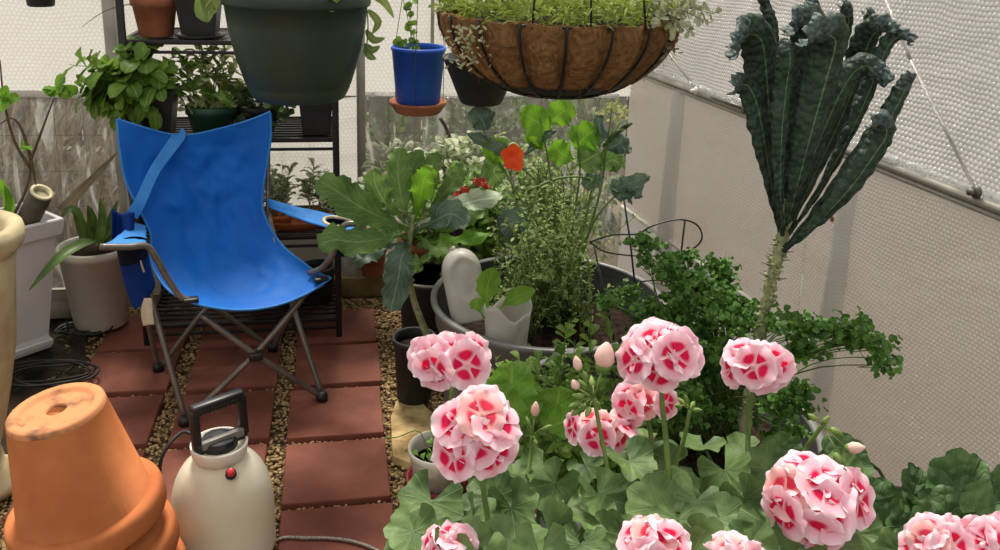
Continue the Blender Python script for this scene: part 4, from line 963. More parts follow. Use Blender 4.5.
# black hanging pot behind it
hy = 2.55; a_, b_ = at(443, 70, y=hy), at(520, 70, y=hy); hc = (a_+b_)/2; hr = (b_-a_).length/2; hz0, hz1 = at(480, 103, y=hy).z, at(480, 62, y=hy-.1).z
t = thing('hanging_planter', 'black plastic pot hanging behind the coir basket beside the blue pot', 'planter', (hc.x, hy, hz0))
M = T4((hc.x, hy, 0)); m = MB(); m.lathe([(0, hz0), (hr*.5, hz0), (hr*.56, hz0+.008), (hr*.98, hz1-.012), (hr*1.02, hz1-.01), (hr*1.02, hz1), (hr*.95, hz1), (hr*.5, hz0+.02), (0, hz0+.02)], 48, M); m.build('bowl', 'blackpot', t)
m = MB(); m.lathe([(0, hz1-.02), (hr*.92, hz1-.022)], 32, M); m.build('soil', 'soil', t)
for k_ in range(3):
    a = k_*2*pi/3+2.2; m = MB(); m.tube([(hc.x+cos(a)*hr, hy+sin(a)*hr, hz1-.004), (hc.x+cos(a)*hr*.5, hy+sin(a)*hr*.5, hz1+.3), (hc.x, hy, hz1+.65)], .0018, 6); m.build('hanger_wire', 'wire', t)
# blue pot on its saucer
uy = 2.85; uc_ = at(418, 110, y=uy); ur = (at(446, 50, y=uy)-at(391, 50, y=uy)).length/2; uz1 = at(418, 50, y=uy-ur).z; uz0 = at(418, 103, y=uy).z
t = thing('hanging_pot', 'bright blue pot with a thin climbing plant hanging by wires beside the coir basket', 'potted plant', (uc_.x, uy, uz0))
m = MB(); m.lathe(pot_profile(ur*.80, ur, uz1-uz0, .005, .012, .003), 48, T4((uc_.x, uy, uz0))); m.build('pot', 'bluepot', t)
m = MB(); m.lathe([(0, (uz1-uz0)*.9), (ur*.92, (uz1-uz0)*.9)], 24, T4((uc_.x, uy, uz0))); m.build('soil', 'soil', t)
m = MB(); sr_ = (at(448, 104, y=uy)-at(391, 104, y=uy)).length/2; m.lathe([(0, -.030), (sr_*.78, -.030), (sr_*.82, -.024), (sr_*.96, -.004), (sr_, .0), (sr_, .008), (sr_*.94, .008), (sr_*.78, -.014), (0, -.014)], 48, T4((uc_.x, uy, uz0)))
m.build('saucer', 'terracotta_dk', t, label='terracotta saucer')
for k_ in range(3):
    a = k_*2*pi/3+.35; m = MB(); m.tube([(uc_.x+cos(a)*sr_*.98, uy+sin(a)*sr_*.98, uz0+.004), (uc_.x+cos(a)*ur*1.04, uy+sin(a)*ur*1.04, uz1), (uc_.x+.01, uy, uz1+.55)], .0012, 5); m.build('hanger_wire', 'wiregrey', t)
ml = MB(); ms = MB()
for pts in ([(414, 50), (410, 30), (406, 10), (400, -10)], [(410, 50), (404, 40), (399, 44)], [(418, 50), (410, 20), (413, 0)], [(412, 50), (414, 36), (406, 24)]):
    P_ = [at(x, y, y=uy) for x, y in pts]; ms.tube(smooth_path(P_, 12), .0012, 5)
    for q in smooth_path(P_, 7)[1:]:
        simple_leaf(ml, q, rdir(rr, -.4, .6), V((0, -1, .3)), .026, .009, rr, .1, 2, 4, (.2, 1, 1, .7, 0))
simple_leaf(ml, at(394, 44, y=uy), V((1, 0, 0)), V((0, -1, .3)), .03, .01, rr)
ml.build('foliage', 'basil', t); ms.build('stems', 'stem', t)
# pot hung high at the planter side
ky = 3.3; ka, kb = at(26, 0, y=ky), at(55, 0, y=ky); kc = (ka+kb)/2; kr = (kb-ka).length/2; kz = at(40, 7, y=ky-.03).z
t = thing('hanging_planter', 'small dark pot hanging high above the white planter by the end wall', 'planter', (kc.x, ky, kz))
m = MB(); m.lathe([(0, 0), (kr*.85, 0), (kr*.95, .006), (kr*1.15, .12), (kr*1.22, .12), (kr*1.22, .135), (kr*1.1, .135), (kr*.9, .02), (0, .02)], 32, T4((kc.x, ky, kz))); m.build('bowl', 'blackpot', t)
for k_ in range(3):
    a = k_*2*pi/3; m = MB(); m.tube([(kc.x+cos(a)*kr*1.2, ky+sin(a)*kr*1.2, kz+.13), (kc.x, ky, kz+.5)], .0015, 5); m.build('hanger_wire', 'wire', t)


# ------------------------------------------------------------------ tubs
rr = random.Random(5)
def tub(name, label, c, r, h, soilz):
    t = thing(name, label, 'planter tub', c); M = T4(c)
    m = MB(); m.lathe([(0, 0), (r*.84, 0), (r*.855, .01), (r*.93, h-.085), (r*.955, h-.08), (r*.965, h-.03), (r*.985, h-.022), (r*1.0, h-.012), (r*1.0, h-.003), (r*.99, h), (r*.955, h), (r*.945, h-.006),
                       (r*.94, h-.03), (r*.925, h-.036), (r*.915, h-.09), (r*.90, h-.095), (r*.83, .02), (0, .02)], 96, M)
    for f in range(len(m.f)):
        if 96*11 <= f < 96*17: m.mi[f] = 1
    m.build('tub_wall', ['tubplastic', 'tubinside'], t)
    s = MB(); s.grid(lambda u, v: V((c[0] + cos(u*2*pi)*v*r*.89, c[1] + sin(u*2*pi)*v*r*.89, soilz + .018*noise.noise(V((cos(u*6.283)*v*6, sin(u*6.283)*v*6, c[1]))))), 48, 16, True)
    s.build('soil', 'soil', t); return t
TA, TB_ = V((.62, 2.47, .0)), V((.70, 1.715, .0))
tub('plastic_tub', 'round charcoal plastic tub holding the herb bush and two cut milk jugs', TA, .365, .42, .29)
tub('plastic_tub', 'round charcoal plastic tub in front, planted with parsley and the tall kale', TB_, .375, .44, .37)
m = MB(); 
for i in range(1): pass
# dark bucket behind the young kale
bc_ = at(447, 336, z=0); bc_ = V((.30, 3.0, 0))
t = thing('plastic_bucket', 'dark grey bucket behind the young kale and the milk jugs', 'bucket', bc_)
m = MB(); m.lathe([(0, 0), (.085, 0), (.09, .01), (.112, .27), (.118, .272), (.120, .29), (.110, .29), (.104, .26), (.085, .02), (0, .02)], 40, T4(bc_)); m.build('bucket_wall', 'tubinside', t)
m = MB(); m.lathe([(.1195, .284), (.1215, .288), (.1185, .293), (.114, .291), (.1195, .284)], 40, T4(bc_)); m.build('rim', 'jug', t, label='pale worn rim')

# ------------------------------------------------------------------ cut milk jugs
jc = at(470, 312, y=2.40); jt = at(457, 249, y=2.45); jc = jc - (jt-jc).normalized()*.02
t = thing('milk_jug', 'cut milky plastic jug leaning upside down behind the jug collar in the tub', 'jug', jc)
ax = (jt - jc).normalized(); MJ = T4(jc) @ frame_to(ax).to_4x4(); jh = (jt - jc).length; jr = .064
lc_ = MJ.inverted() @ CAMP; adn = atan2(lc_.y, lc_.x) + .12
m = MB()
def jugf(u, v):
    a = u*2*pi; r_ = jr*(1 - .10*sin(a*2)**2)
    if v > .68: r_ *= sqrt(max(.02, 1-((v-.68)/.32)**2*.97))
    z = jh*v; da = (a-adn+pi) % (2*pi) - pi; dd = sqrt((da/.72)**2 + ((v-.60)/.27)**2)
    r_ -= .016/(1+exp((dd-1)*9)); r_ += .003*exp(-((dd-1.1)/.16)**2)
    return MJ @ V((cos(a)*r_, sin(a)*r_, z))
m.grid(jugf, 64, 40, True); m.build('jug_body', 'jug', t, solid=.0015)
m = MB(); m.tube(smooth_path([MJ @ V((.0, -.03, jh*.93)), MJ @ V((.004, -.02, jh*1.0)), MJ @ V((.012, .0, jh*1.03))], 10), .006, 8); m.build('handle', 'jug', t)
kc_ = at(486, 334, y=2.25); kc_ = V((.455, 2.283, .30))
t = thing('milk_jug', 'cut-off milky jug used as a collar around a seedling in the tub', 'jug', kc_)
w0 = .066
z1 = .465
m = MB()
def jug2(u, v):
    a = u*2*pi; r_ = w0*(.82+.22*v)*(1-.10*sin(a*2)**2); z = .30 + (z1+.012-.30)*v + (.016*sin(a*2+.6)+.008*sin(a*5))*v*v
    return V((kc_.x + cos(a)*r_, kc_.y + sin(a)*r_, z))
m.grid(jug2, 56, 12, True); m.build('collar', 'jug', t, solid=.0015)
oc = at(521, 333, y=2.26); oc.z = .292
t = thing('seedling_pot', 'small olive green seedling pot sunk beside the jug collar', 'flower pot', oc)
make_pot(t, oc, .028, .040, .065, 'yellowpot')
t = thing('brassica_seedling', 'seedling with two broad green leaves growing out of the jug collar', 'plant', kc_ + V((0, 0, .02)))
for pts, w_ in (([(488, 316), (487, 300), (488, 284), (494, 268)], .034), ([(496, 314), (505, 304), (518, 296), (535, 290)], .024), ([(484, 318), (478, 306), (476, 298)], .022)):
    m = MB(); m.leaf([at(x, y, y=2.275) for x, y in pts], lambda q, w_=w_: w_*(.12 if q < .3 else min(1, (q-.25)*3.2))*(1-max(0, q-.8)*4.2), V((0, -1, .3)), 16, 6, cup=.15, ruf=.004, rf=4, jag=.08); m.build('leaf', 'lettuce', t)

# ------------------------------------------------------------------ young kale in the tall black pot
pc_ = at(414, 398, z=0)
t = thing('young_kale', 'young broad-leaved kale with a bent bare stem in a black pot', 'potted plant', pc_)
M = T4(pc_); m = MB(); m.lathe([(0, 0), (.052, 0), (.056, .006), (.066, .205), (.071, .206), (.072, .225), (.066, .225), (.062, .2), (.05, .02), (0, .02)], 40, M); m.build('pot', 'blackpot', t)
m = MB(); m.lathe([(0, .196), (.063, .192)], 24, M)
m.build('soil', 'soil', t)
ky_ = pc_.y
m = MB(); m.tube(smooth_path([at(428, 338, y=ky_-.02), at(420, 318, y=ky_-.02), at(413, 297, y=ky_), at(409, 272, y=ky_), at(410, 240, y=ky_), at(414, 215, y=ky_)], 24), [.012-.004*i/24 for i in range(25)], 10); m.build('stem', 'stempale', t)
def kleaf(pts, w_, mat='kale', up=V((0, -1, .5)), ys=None, jag=.2, ruf=.013, cup=.1, n=30, pet=.22, par=None):
    mm = MB(); P_ = [at(p[0], p[1], y=ky_ + (p[2] if len(p) > 2 else 0)) for p in pts]
    def pr(q):
        if q < pet: return max(.004, w_*.13)
        x = (q-pet)/(1-pet); return max(.001, w_*min(1, .25+x*2.2)*sqrt(max(0, 1-x**4)))
    mm.leaf(P_, pr, up, n, 8, cup=cup, ruf=ruf, rf=3.2, ph=rr.uniform(0, 6), jag=jag); return mm.build('leaf', mat, par or t)
kleaf([(411, 232), (392, 222, -.03), (362, 208, -.08), (338, 192, -.12), (318, 180, -.14)], .055)
kleaf([(410, 238), (388, 238, -.06), (360, 242, -.13), (334, 240, -.18), (318, 246, -.2)], .05, up=V((.1, -.7, .8)))
kleaf([(408, 228), (392, 208, -.01), (372, 196, -.02), (352, 186, -.03)], .035, 'kaleunder', V((0, -.7, .9)))
kleaf([(411, 225), (402, 200, 0), (398, 172, .02), (400, 148, .05)], .042)
kleaf([(414, 222), (424, 195, 0), (430, 172, .02), (436, 152, .05)], .032)
kleaf([(416, 226), (444, 212, -.03), (470, 202, -.06), (504, 196, -.08)], .036, 'kaleunder', V((.2, -.9, .8)))
kleaf([(416, 232), (436, 220, -.06), (452, 214, -.1), (468, 224, -.12)], .045, 'bluegreen')
kleaf([(410, 244), (402, 256, -.08), (398, 280, -.11), (390, 312, -.10)], .048, 'bluegreen', V((0, -1, .15)), pet=.1)
kleaf([(416, 238), (436, 242, -.05), (462, 240, -.1), (492, 234, -.12)], .026, 'bright', V((0, -.6, .9)))
kleaf([(415, 236), (430, 246, -.1), (444, 250, -.14), (462, 252, -.16)], .028, 'kale', V((0, -.6, .9)))
kleaf([(412, 222), (416, 196, .03), (412, 170, .08), (420, 150, .12)], .036)
kleaf([(408, 240), (396, 230, -.02), (384, 229, -.04), (372, 234, -.06)], .03)
kleaf([(413, 228), (442, 196, .04), (456, 178, .08), (462, 162, .1)], .03, 'kale')
kleaf([(412, 226), (388, 206, -.02), (376, 186, -.03), (374, 168, -.04)], .038)
kleaf([(416, 228), (446, 226, .02), (470, 214, .03), (488, 206, .04)], .034, 'kale', V((.2, -.8, .7)))
kleaf([(414, 224), (420, 200, -.06), (424, 180, -.09), (432, 168, -.11)], .036, 'bright')
kleaf([(409, 240), (384, 246, -.04), (366, 256, -.07), (352, 262, -.09)], .03, 'bluegreen', V((0, -.7, .7)))
kleaf([(410, 250), (415, 262, -.1), (420, 272, -.12)], .02, 'kale')

# ------------------------------------------------------------------ plants at the back of the tub
t = thing('herb_bush', 'fine-leaved bushy herb filling the back of the tub behind the milk jugs', 'plant', (.62, 2.52, .29))
ml, ms = MB(), MB()
for i in range(150):
    b = V((rr.uniform(.45, .80), rr.uniform(2.40, 2.72), .29)); px = rr.gauss(545, 31); py = rr.uniform(178, 300)
    if px < 490: px = 492+rr.random()*40
    leafy(ml, ms, b, at(px, py, y=rr.uniform(2.36, 2.72)), rr, 24, .026, .0052, .12, .0016, .12, spread=.9, droop=.15, nn=3)
ml.build('foliage', 'herb', t); ms.build('stems', 'stem', t)
t = thing('bolting_brassica', 'tall bolting brassica with bright backlit leaves under the coir basket', 'plant', (.66, 2.55, .29))
ms = MB(); by = 2.52
for pts in ([(560, 300), (556, 220), (548, 160), (540, 118)], [(565, 300), (572, 230), (580, 170), (576, 130)], [(570, 300), (590, 230), (615, 196), (640, 186)], [(568, 300), (585, 220), (600, 160), (622, 120)], [(556, 300), (540, 230), (515, 190), (478, 120)], [(556, 290), (545, 200), (525, 170), (500, 148)], [(566, 300), (598, 200), (606, 150), (612, 108)], [(530, 190), (560, 178), (588, 178), (600, 186)]):
    ms.tube(smooth_path([at(x, y, y=by) for x, y in pts], 16), [.005-.003*i/16 for i in range(17)], 6)
ms.build('stem', 'stem', t)
def bleaf(pts, w_, mat, up=V((0, -1, .4)), dy=0, pet=.12):
    mm = MB()
    def pr(q):
        if q < pet: return w_*.12
        x = (q-pet)/(1-pet); return max(.001, w_*min(1, .3+x*2.5)*sqrt(max(0, 1-x**3)))
    mm.leaf([at(x, y, y=by+dy) for x, y in pts], pr, up, 14, 6, cup=.12, ruf=.013, rf=2.2, ph=rr.uniform(0, 6), jag=.18); mm.build('leaf', mat, t)
for pts, w_, mat in (([(552, 128), (538, 122), (520, 112)], .05, 'bright'), ([(550, 124), (560, 114), (574, 106)], .042, 'bright'), ([(548, 140), (538, 138), (530, 146)], .04, 'bright'),
                     ([(574, 160), (560, 152), (552, 142)], .04, 'bright'), ([(576, 150), (584, 138), (598, 128)], .05, 'bright'), ([(576, 165), (590, 158), (600, 152)], .05, 'kale'),
                     ([(510, 160), (496, 152), (484, 156)], .045, 'bright'), ([(500, 160), (494, 172), (502, 182)], .04, 'kale'),
                     ([(600, 170), (612, 160), (622, 166)], .04, 'kale'), ([(606, 150), (618, 144), (628, 138)], .03, 'bluegreen'), ([(616, 152), (622, 148), (631, 150)], .022, 'bluegreen'),
                     ([(612, 190), (628, 184), (650, 176)], .026, 'bluegreen'), ([(618, 200), (622, 192), (632, 190)], .045, 'bluegreen'), ([(600, 188), (592, 182), (584, 188)], .03, 'bluegreen'), ([(628, 196), (634, 190), (642, 196)], .028, 'bluegreen'),
                     ([(486, 130), (482, 120), (472, 108)], .04, 'bluegreen'), ([(514, 160), (495, 146), (466, 134)], .02, 'bluegreen'), ([(522, 158), (540, 140), (556, 130)], .014, 'bluegreen'),
                     ([(530, 225), (515, 222), (500, 232)], .05, 'bluegreen'), ([(520, 230), (510, 236), (498, 240)], .04, 'herbdk'), ([(600, 150), (600, 130), (597, 112)], .018, 'bluegreen'), ([(602, 150), (614, 134), (633, 123)], .008, 'herbdk'), ([(601, 146), (612, 138), (628, 125)], .006, 'herbdk')):
    bleaf(pts, w_, mat)
ml = MB()
for (px, py) in ((612, 108), (616, 112), (608, 114), (620, 118), (613, 120), (600, 116), (617, 104), (622, 110)):
    for k_ in range(4): simple_leaf(ml, at(px, py, y=by), rdir(rr, -.2, 1), V((0, -1, 0)), .025, .006, rr)
ml.build('flower_buds', 'sage', t)
ofc = at(513, 157, y=2.44)
t = thing('nasturtium', 'single bright orange flower standing above the herb bush', 'flower', ofc)
m = MB(); tc_ = (CAMP - ofc).normalized()
for k_ in range(5):
    a = k_*2*pi/5 + .3; B3 = frame_to(tc_); d = B3 @ V((cos(a)*rr.uniform(.7, 1.05), sin(a)*rr.uniform(.8, 1.5), .25))
    m.leaf([ofc, ofc + d*.022, ofc + d*.040 - tc_*.004], wprof(.004, .017, .021, .014, .004), tc_, 10, 4, ruf=.002, rf=3)
m.build('petals', 'orange', t); m = MB(); m.tube(smooth_path([ofc - tc_*.004, ofc + V((.005, .02, -.1)), at(530, 235, y=2.5)], 10), .0018, 6); m.build('stem', 'stem', t)
# pots of flowers and variegated leaves in front of the end wall
def potted(name, label, base, h, r, mat, cat='potted plant', group=None):
    tt = thing(name, label, cat, base, group); make_pot(tt, base, r*.78, r, h, mat); return tt
bv = V((.34, 3.36, 0)); t = potted('variegated_plant', 'mound of white-edged leaves behind the young kale by the clear film', bv, .30, .13, 'terracotta_dk')
ml, ms = MB(), MB()
for i in range(130):
    leafy(ml, ms, bv + V((rr.uniform(-.08, .08), rr.uniform(-.08, .08), .27)), at(rr.gauss(458, 32), rr.uniform(134, 200), y=rr.uniform(3.12, 3.45)), rr, 8, .06, .024, .12, .002, .35, spread=1, droop=.25)
ml.build('foliage', 'varieg', t); ms.build('stems', 'stem', t)
bv2 = V((.45, 3.02, 0)); t = potted('flowering_annual', 'bushy green plant with red orange flowers behind the young kale', bv2, .28, .10, 'blackpot')
ml, ms = MB(), MB()
for i in range(120):
    leafy(ml, ms, bv2 + V((rr.uniform(-.06, .06), rr.uniform(-.06, .06), .25)), at(rr.gauss(472, 28), rr.uniform(165, 262), y=rr.uniform(2.85, 3.12)), rr, 9, .055, .016, .12, .002, .2, spread=1, droop=.2)
ml.build('foliage', 'basil', t); ms.build('stems', 'stem', t)
for (px, py, s_) in ((463, 192, .036), (480, 182, .028), (458, 196, .026), (470, 194, .028), (486, 186, .018)):
    p = at(px, py, y=2.84); m = MB()
    for k_ in range(9): m.leaf([p, p + rdir(rr, -.3, .6)*s_*.6, p + rdir(rr, -.3, .6)*s_], wprof(.002, .009, .009, .001), V((0, -1, .6)), 5, 2)
    m.build('flower', 'redorange', t)
m = MB()
for k_ in range(10): simple_leaf(m, at(456+rr.uniform(-6, 6), 236+rr.uniform(-9, 9), y=2.80), rdir(rr), V((0, -1, .3)), .05, .02, rr)
m.build('purple_leaves', 'purple', t, label='dark purple leaves')
bv3 = V((.78, 3.12, 0)); t = potted('leafy_bush', 'loose leafy shrub in the far corner behind the herb bush', bv3, .28, .13, 'blackpot')
ml, ms = MB(), MB()
for i in range(120):
    leafy(ml, ms, bv3 + V((rr.uniform(-.09, .09), rr.uniform(-.09, .09), .25)), at(rr.gauss(545, 30), rr.uniform(130, 250), y=rr.uniform(2.95, 3.3)), rr, 9, .05, .010, .12, .002, .2, spread=1, droop=.2)
ml.build('foliage', 'herb', t); ms.build('stems', 'stem', t)
m = MB(); m.tube(smooth_path([at(440, 118, y=3.3), at(446, 128, y=3.3), at(454, 150, y=3.3), at(466, 200, y=3.3)], 10), .007, 7)
tag(m.build('garden_stake', 'stemdk'), 'short brown stake leaning among the white-edged leaves below the blue pot', 'stake')

# ------------------------------------------------------------------ tomato cage
t = thing('tomato_cage', 'black wire tomato cage ring looping above the curly parsley', 'plant support', (.80, 2.02, .4))
cd = 2.12
def cg(x, y, dd=0): return at(x, y, d=cd+dd)
m = MB(); m.tube(smooth_path([cg(590, 242, .1), cg(612, 235, .06), cg(637, 234, .02), cg(650, 227), cg(668, 221), cg(685, 220), cg(698, 226, .03), cg(702, 238, .08), cg(694, 248, .12), cg(676, 254, .16), cg(640, 256, .2), cg(606, 252, .18), cg(590, 242, .1)], 60), .0022, 6, False); m.build('ring', 'wire', t)
m = MB(); m.tube(smooth_path([cg(600, 300, .1), cg(640, 282, .0), cg(690, 282), cg(720, 300, .1), cg(690, 312, .2), cg(640, 312, .2), cg(600, 300, .1)], 40), .0022, 6, False); m.build('ring', 'wire', t)
for pts in ([(624, 200), (630, 240), (640, 330)], [(685, 220), (680, 262), (672, 340)], [(594, 246), (606, 300), (614, 340)]):
    m = MB(); m.tube([cg(x, y) for x, y in pts], .0024, 6); m.build('upright_wire', 'wire', t)

# ------------------------------------------------------------------ curly parsley
t = thing('curly_parsley', 'big dark green curly parsley sprawling from the front tub towards the side wall', 'plant', (.86, 1.80, .37))
ml, ms = MB(), MB(); prt = V((.84, 1.72, .38))
def curl(m, c, r_, rnd):
    n_ = (rdir(rnd, -.1, 1) + V((0, -.5, .4))).normalized(); B3 = frame_to(n_); vs, fs = [V(c)], []; K = 10
    for j in (1, 2):
        for i in range(K):
            a = i*2*pi/K; q = r_*j/2*(1 + .18*sin(a*5+rnd.uniform(-1, 1))); z = r_*rnd.uniform(-.45, .5)*(j/2)
            vs.append(V(c) + B3 @ V((cos(a)*q, sin(a)*q, z)))
    for i in range(K):
        i2 = (i+1) % K; fs.append((0, 1+i, 1+i2)); fs.append((1+i, 1+K+i, 1+K+i2, 1+i2))
    m.add(vs, fs)
regions = [(648, 246, 14, 8, 4, 2.0), (652, 272, 22, 12, 6, 2.0), (632, 300, 26, 18, 8, 2.05), (655, 318, 26, 14, 8, 2.0), (700, 268, 30, 16, 13, 1.95), (735, 290, 26, 18, 14, 1.9), (690, 305, 34, 22, 20, 1.95), (720, 325, 40, 22, 20, 1.85),
           (790, 325, 16, 8, 7, 1.75), (812, 326, 14, 7, 5, 1.72), (840, 334, 16, 7, 6, 1.68), (868, 344, 12, 6, 4, 1.66), (885, 360, 6, 7, 3, 1.64), (856, 326, 8, 4, 2, 1.67), (800, 350, 14, 9, 5, 1.75),
           (690, 365, 40, 30, 22, 1.85), (775, 410, 36, 30, 18, 1.95), (676, 410, 40, 24, 16, 1.75), (650, 345, 26, 18, 9, 1.95), (790, 400, 18, 20, 8, 1.66), (640, 420, 30, 14, 8, 1.7)]
for (px, py, rx, ry, n_, d_) in regions:
    for k_ in range(max(2, int(n_*.75))):
        a = rr.uniform(0, 6.28); q = sqrt(rr.random()); tip = at(px+cos(a)*rx*q, py+sin(a)*ry*q, d=d_+rr.uniform(-.08, .1))
        mx_ = wr(tip.y)-.03
        if tip.x > mx_: tip.x = mx_
        b = prt + V((rr.uniform(-.1, .1), rr.uniform(-.1, .1), 0)); mid = b.lerp(tip, .55) + V((0, 0, .06))
        ms.tube(resample([b, mid, tip], 8), [.0022-.0012*i/8 for i in range(9)], 5)
        for j in range(3):
            e = tip + V((rr.gauss(0, .018), rr.gauss(0, .018), rr.gauss(0, .012))); ms.tube([mid.lerp(tip, .75), e], .0008, 4)
        for j in range(34):
            e = tip + V((rr.gauss(0, .015), rr.gauss(0, .015), rr.gauss(0, .009))); curl(ml, e, rr.uniform(.005, .0085), rr)
for k_ in range(3):
    ms.tube(smooth_path([at(770, 375, d=1.72), at(790, 365, d=1.72), at(820, 350, d=1.7), at(848, 343, d=1.68)], 10), .0028, 6)
ml.build('foliage', 'parsley', t); ms.build('stems', 'stem', t)
# lettuce and small herbs in the front tub
t = thing('lettuce', 'loose light green lettuce leaves at the near edge of the front tub', 'plant', (.47, 1.55, .38))
for pts, w_ in (([(520, 420), (512, 395), (512, 362)], .045), ([(528, 420), (500, 400), (488, 378)], .035), ([(530, 420), (528, 398), (524, 382)], .03), ([(545, 425), (556, 408), (560, 386)], .038), ([(520, 425), (508, 412), (494, 402)], .03), ([(548, 428), (566, 420), (580, 410)], .034), ([(500, 420), (492, 405), (480, 398)], .026)):
    m = MB(); d_ = 1.62 + rr.uniform(-.05, .05); m.leaf([at(x, y, d=d_) for x, y in pts], lambda q, w_=w_: w_*min(1, .25+q*1.8)*sqrt(max(0, 1-q**5)), V((0, -1, .3)), 16, 6, cup=.15, ruf=.007, rf=3, ph=rr.uniform(0, 6)); m.build('leaf', 'lettuce', t)
t = thing('leafy_seedlings', 'patch of small green herb seedlings filling the front tub below the rim', 'plant', (.62, 1.75, .38))
ml, ms = MB(), MB()
for i in range(150):
    px, py = rr.uniform(490, 640), rr.uniform(350, 440); d_ = 2.02 - (py-350)*.0045 + rr.uniform(-.06, .06)
    tip = at(px, py, d=d_); q = V((tip.x-TB_.x, tip.y-TB_.y, 0))
    if q.length > .33: q = q.normalized()*.33
    leafy(ml, ms, V((TB_.x+q.x, TB_.y+q.y, .37)), tip, rr, 8, .032, .010, .1, .0012, .15, spread=1, droop=.15)
for (px, py) in ((570, 318), (566, 330), (575, 340), (560, 345), (592, 325), (608, 318)):
    tip = at(px, py, d=1.98); leafy(ml, ms, V((tip.x, tip.y-.02, .37)), tip, rr, 9, .034, .012, .08, .0014, .3, spread=1, droop=.1)
ml.build('foliage', 'basil', t); ms.build('stems', 'stem', t)

# ------------------------------------------------------------------ tall lacinato kale
t = thing('lacinato_kale', 'tall dark lacinato kale with curled leaves on a long pale scarred trunk', 'plant', (.80, 1.52, .37))
KD = 1.72
tr = smooth_path([at(733, 500, d=1.84), at(741, 450, d=1.82), at(752, 380, d=1.80), at(763, 320, d=1.77), at(773, 275, d=1.74), at(782, 238, d=1.72), at(790, 200, d=1.71)], 60)
tr[0].z = max(.30, tr[0].z)
m = MB(); m.tube(tr, [.0125 + .0025*sin(i*1.9) - .002*i/60 for i in range(61)], 12)
for i in range(6, 50):
    for k_ in range(3):
        a = rr.uniform(0, 6.28); p = tr[i] + V((cos(a), sin(a), .1))*.013; m.ball(p, rr.uniform(.003, .006), 1, (1, 1, .7))
m.build('trunk', 'stempale', t)
m = MB()
for i in range(60):
    p = tr[rr.randrange(8, 52)]; a = rr.uniform(0, 6.28); d = V((cos(a), sin(a), .25)); m.tube([p + d*.010, p + d*rr.uniform(.016, .03)], [.0014, .0006], 4)
m.build('leaf_scars', 'stemdk', t)
def lac(pts, w_, roll=1.5, seed=0, mat='lacinato', na=10, n=80, up=None):
    """pts: (x, y, depth offset); the tip part folds back over itself"""
    P_ = [at(p[0], p[1], d=KD + p[2]) for p in pts]; mm = MB(); sp = resample(P_, n); vs, uv, fs = [], [], []
    pS = None; pN = None
    upv = up or V((0, -1, .25))
    for i in range(n+1):
        q = i/n; T = (sp[min(i+1, n)] - sp[max(i-1, 0)]).normalized()
        S = T.cross(upv) if pS is None else (pS - T*pS.dot(T))
        S.normalize(); pS = S; Nn = S.cross(T)
        w = w_*(.16 if q < .06 else min(1, .16 + (q-.06)*2.6))*sqrt(max(.02, 1-max(0, q-.62)**2*4.6))
        w *= 1 + .04*sin(q*47+seed) + .035*sin(q*93+seed*2)
        rl = roll*(.5 + .7*q)
        for j in range(na+1):
            a = j/na*2-1; th = a*rl; x = sin(th)/rl*w; z = -(1-cos(th))/rl*w
            bump_ = .006*noise.noise(V((a*4+seed*7, q*30, seed)))*(1 if abs(a) > .1 else .2) + (.004 + .002*q)*sin(q*70+seed+(2 if a > 0 else 0))*max(0, abs(a)-.5)
            vs.append(sp[i] + S*x + Nn*(z + bump_)); uv.append((j/na, q))
    for i in range(n):
        for j in range(na):
            a = i*(na+1)+j; fs.append((a, a+1, a+na+2, a+na+1)); 
    mm.add(vs, fs, uv)
    for f in range(len(mm.f)):
        if f//na > n*.74: mm.mi[f] = 1
    return mm.build('leaf', [mat, 'lacbumpy'], t, solid=.0016)
B0 = (782, 240, 0)
lac([B0, (772, 190, -.03), (764, 140, -.05), (757, 105, -.06), (748, 86, -.07), (738, 86, -.085), (736, 90, -.10)], .026, 1.3, 1)
lac([(783, 238, .02), (778, 180, .02), (770, 120, .0), (766, 70, -.02), (762, 42, -.04), (752, 34, -.06), (742, 40, -.09), (738, 56, -.11)], .043, 1.2, 2)
lac([(784, 236, .05), (784, 160, .07), (780, 90, .08), (776, 50, .08), (774, 25, .07), (768, 8, .05), (764, -4, .02)], .020, 1.6, 3)
lac([(785, 236, .02), (792, 180, .0), (800, 120, -.02), (808, 70, -.03), (812, 40, -.05), (812, 26, -.07), (800, 24, -.09), (795, 34, -.10)], .044, 1.3, 4)
lac([(785, 238, 0), (796, 190, -.05), (812, 130, -.08), (826, 80, -.10), (834, 52, -.12), (834, 38, -.14), (818, 36, -.16), (808, 44, -.17)], .047, 1.3, 5)
lac([(784, 234, .06), (792, 150, .1), (802, 80, .12), (812, 40, .12), (816, 18, .10), (814, 6, .07), (804, 8, .05)], .022, 1.7, 6)
lac([(785, 236, .06), (806, 160, .1), (828, 90, .12), (842, 50, .12), (848, 26, .10), (848, 10, .07), (842, 6, .05)], .022, 1.7, 7)
lac([(786, 236, .05), (816, 160, .1), (846, 90, .12), (862, 50, .11), (870, 28, .09), (871, 16, .07), (866, 14, .05)], .020, 1.7, 8)
lac([(786, 236, .02), (812, 180, .02), (840, 120, .02), (860, 70, .02), (868, 44, .0), (876, 32, -.02), (886, 30, -.03), (889, 38, -.04)], .036, 1.4, 9)
lac([(786, 238, -.0), (820, 190, -.01), (852, 130, -.02), (874, 80, -.02), (886, 50, -.03), (896, 38, -.04), (906, 38, -.05), (908, 44, -.055)], .022, 1.7, 10)
lac([(784, 248, -.02), (816, 214, -.04), (852, 172, -.06), (884, 128, -.06), (900, 100, -.06), (908, 84, -.07), (914, 74, -.08)], .026, 1.7, 11)
lac([(783, 252, -.04), (818, 222, -.08), (850, 188, -.10), (872, 158, -.11), (886, 136, -.12), (884, 124, -.13), (872, 126, -.14)], .030, 1.4, 12)
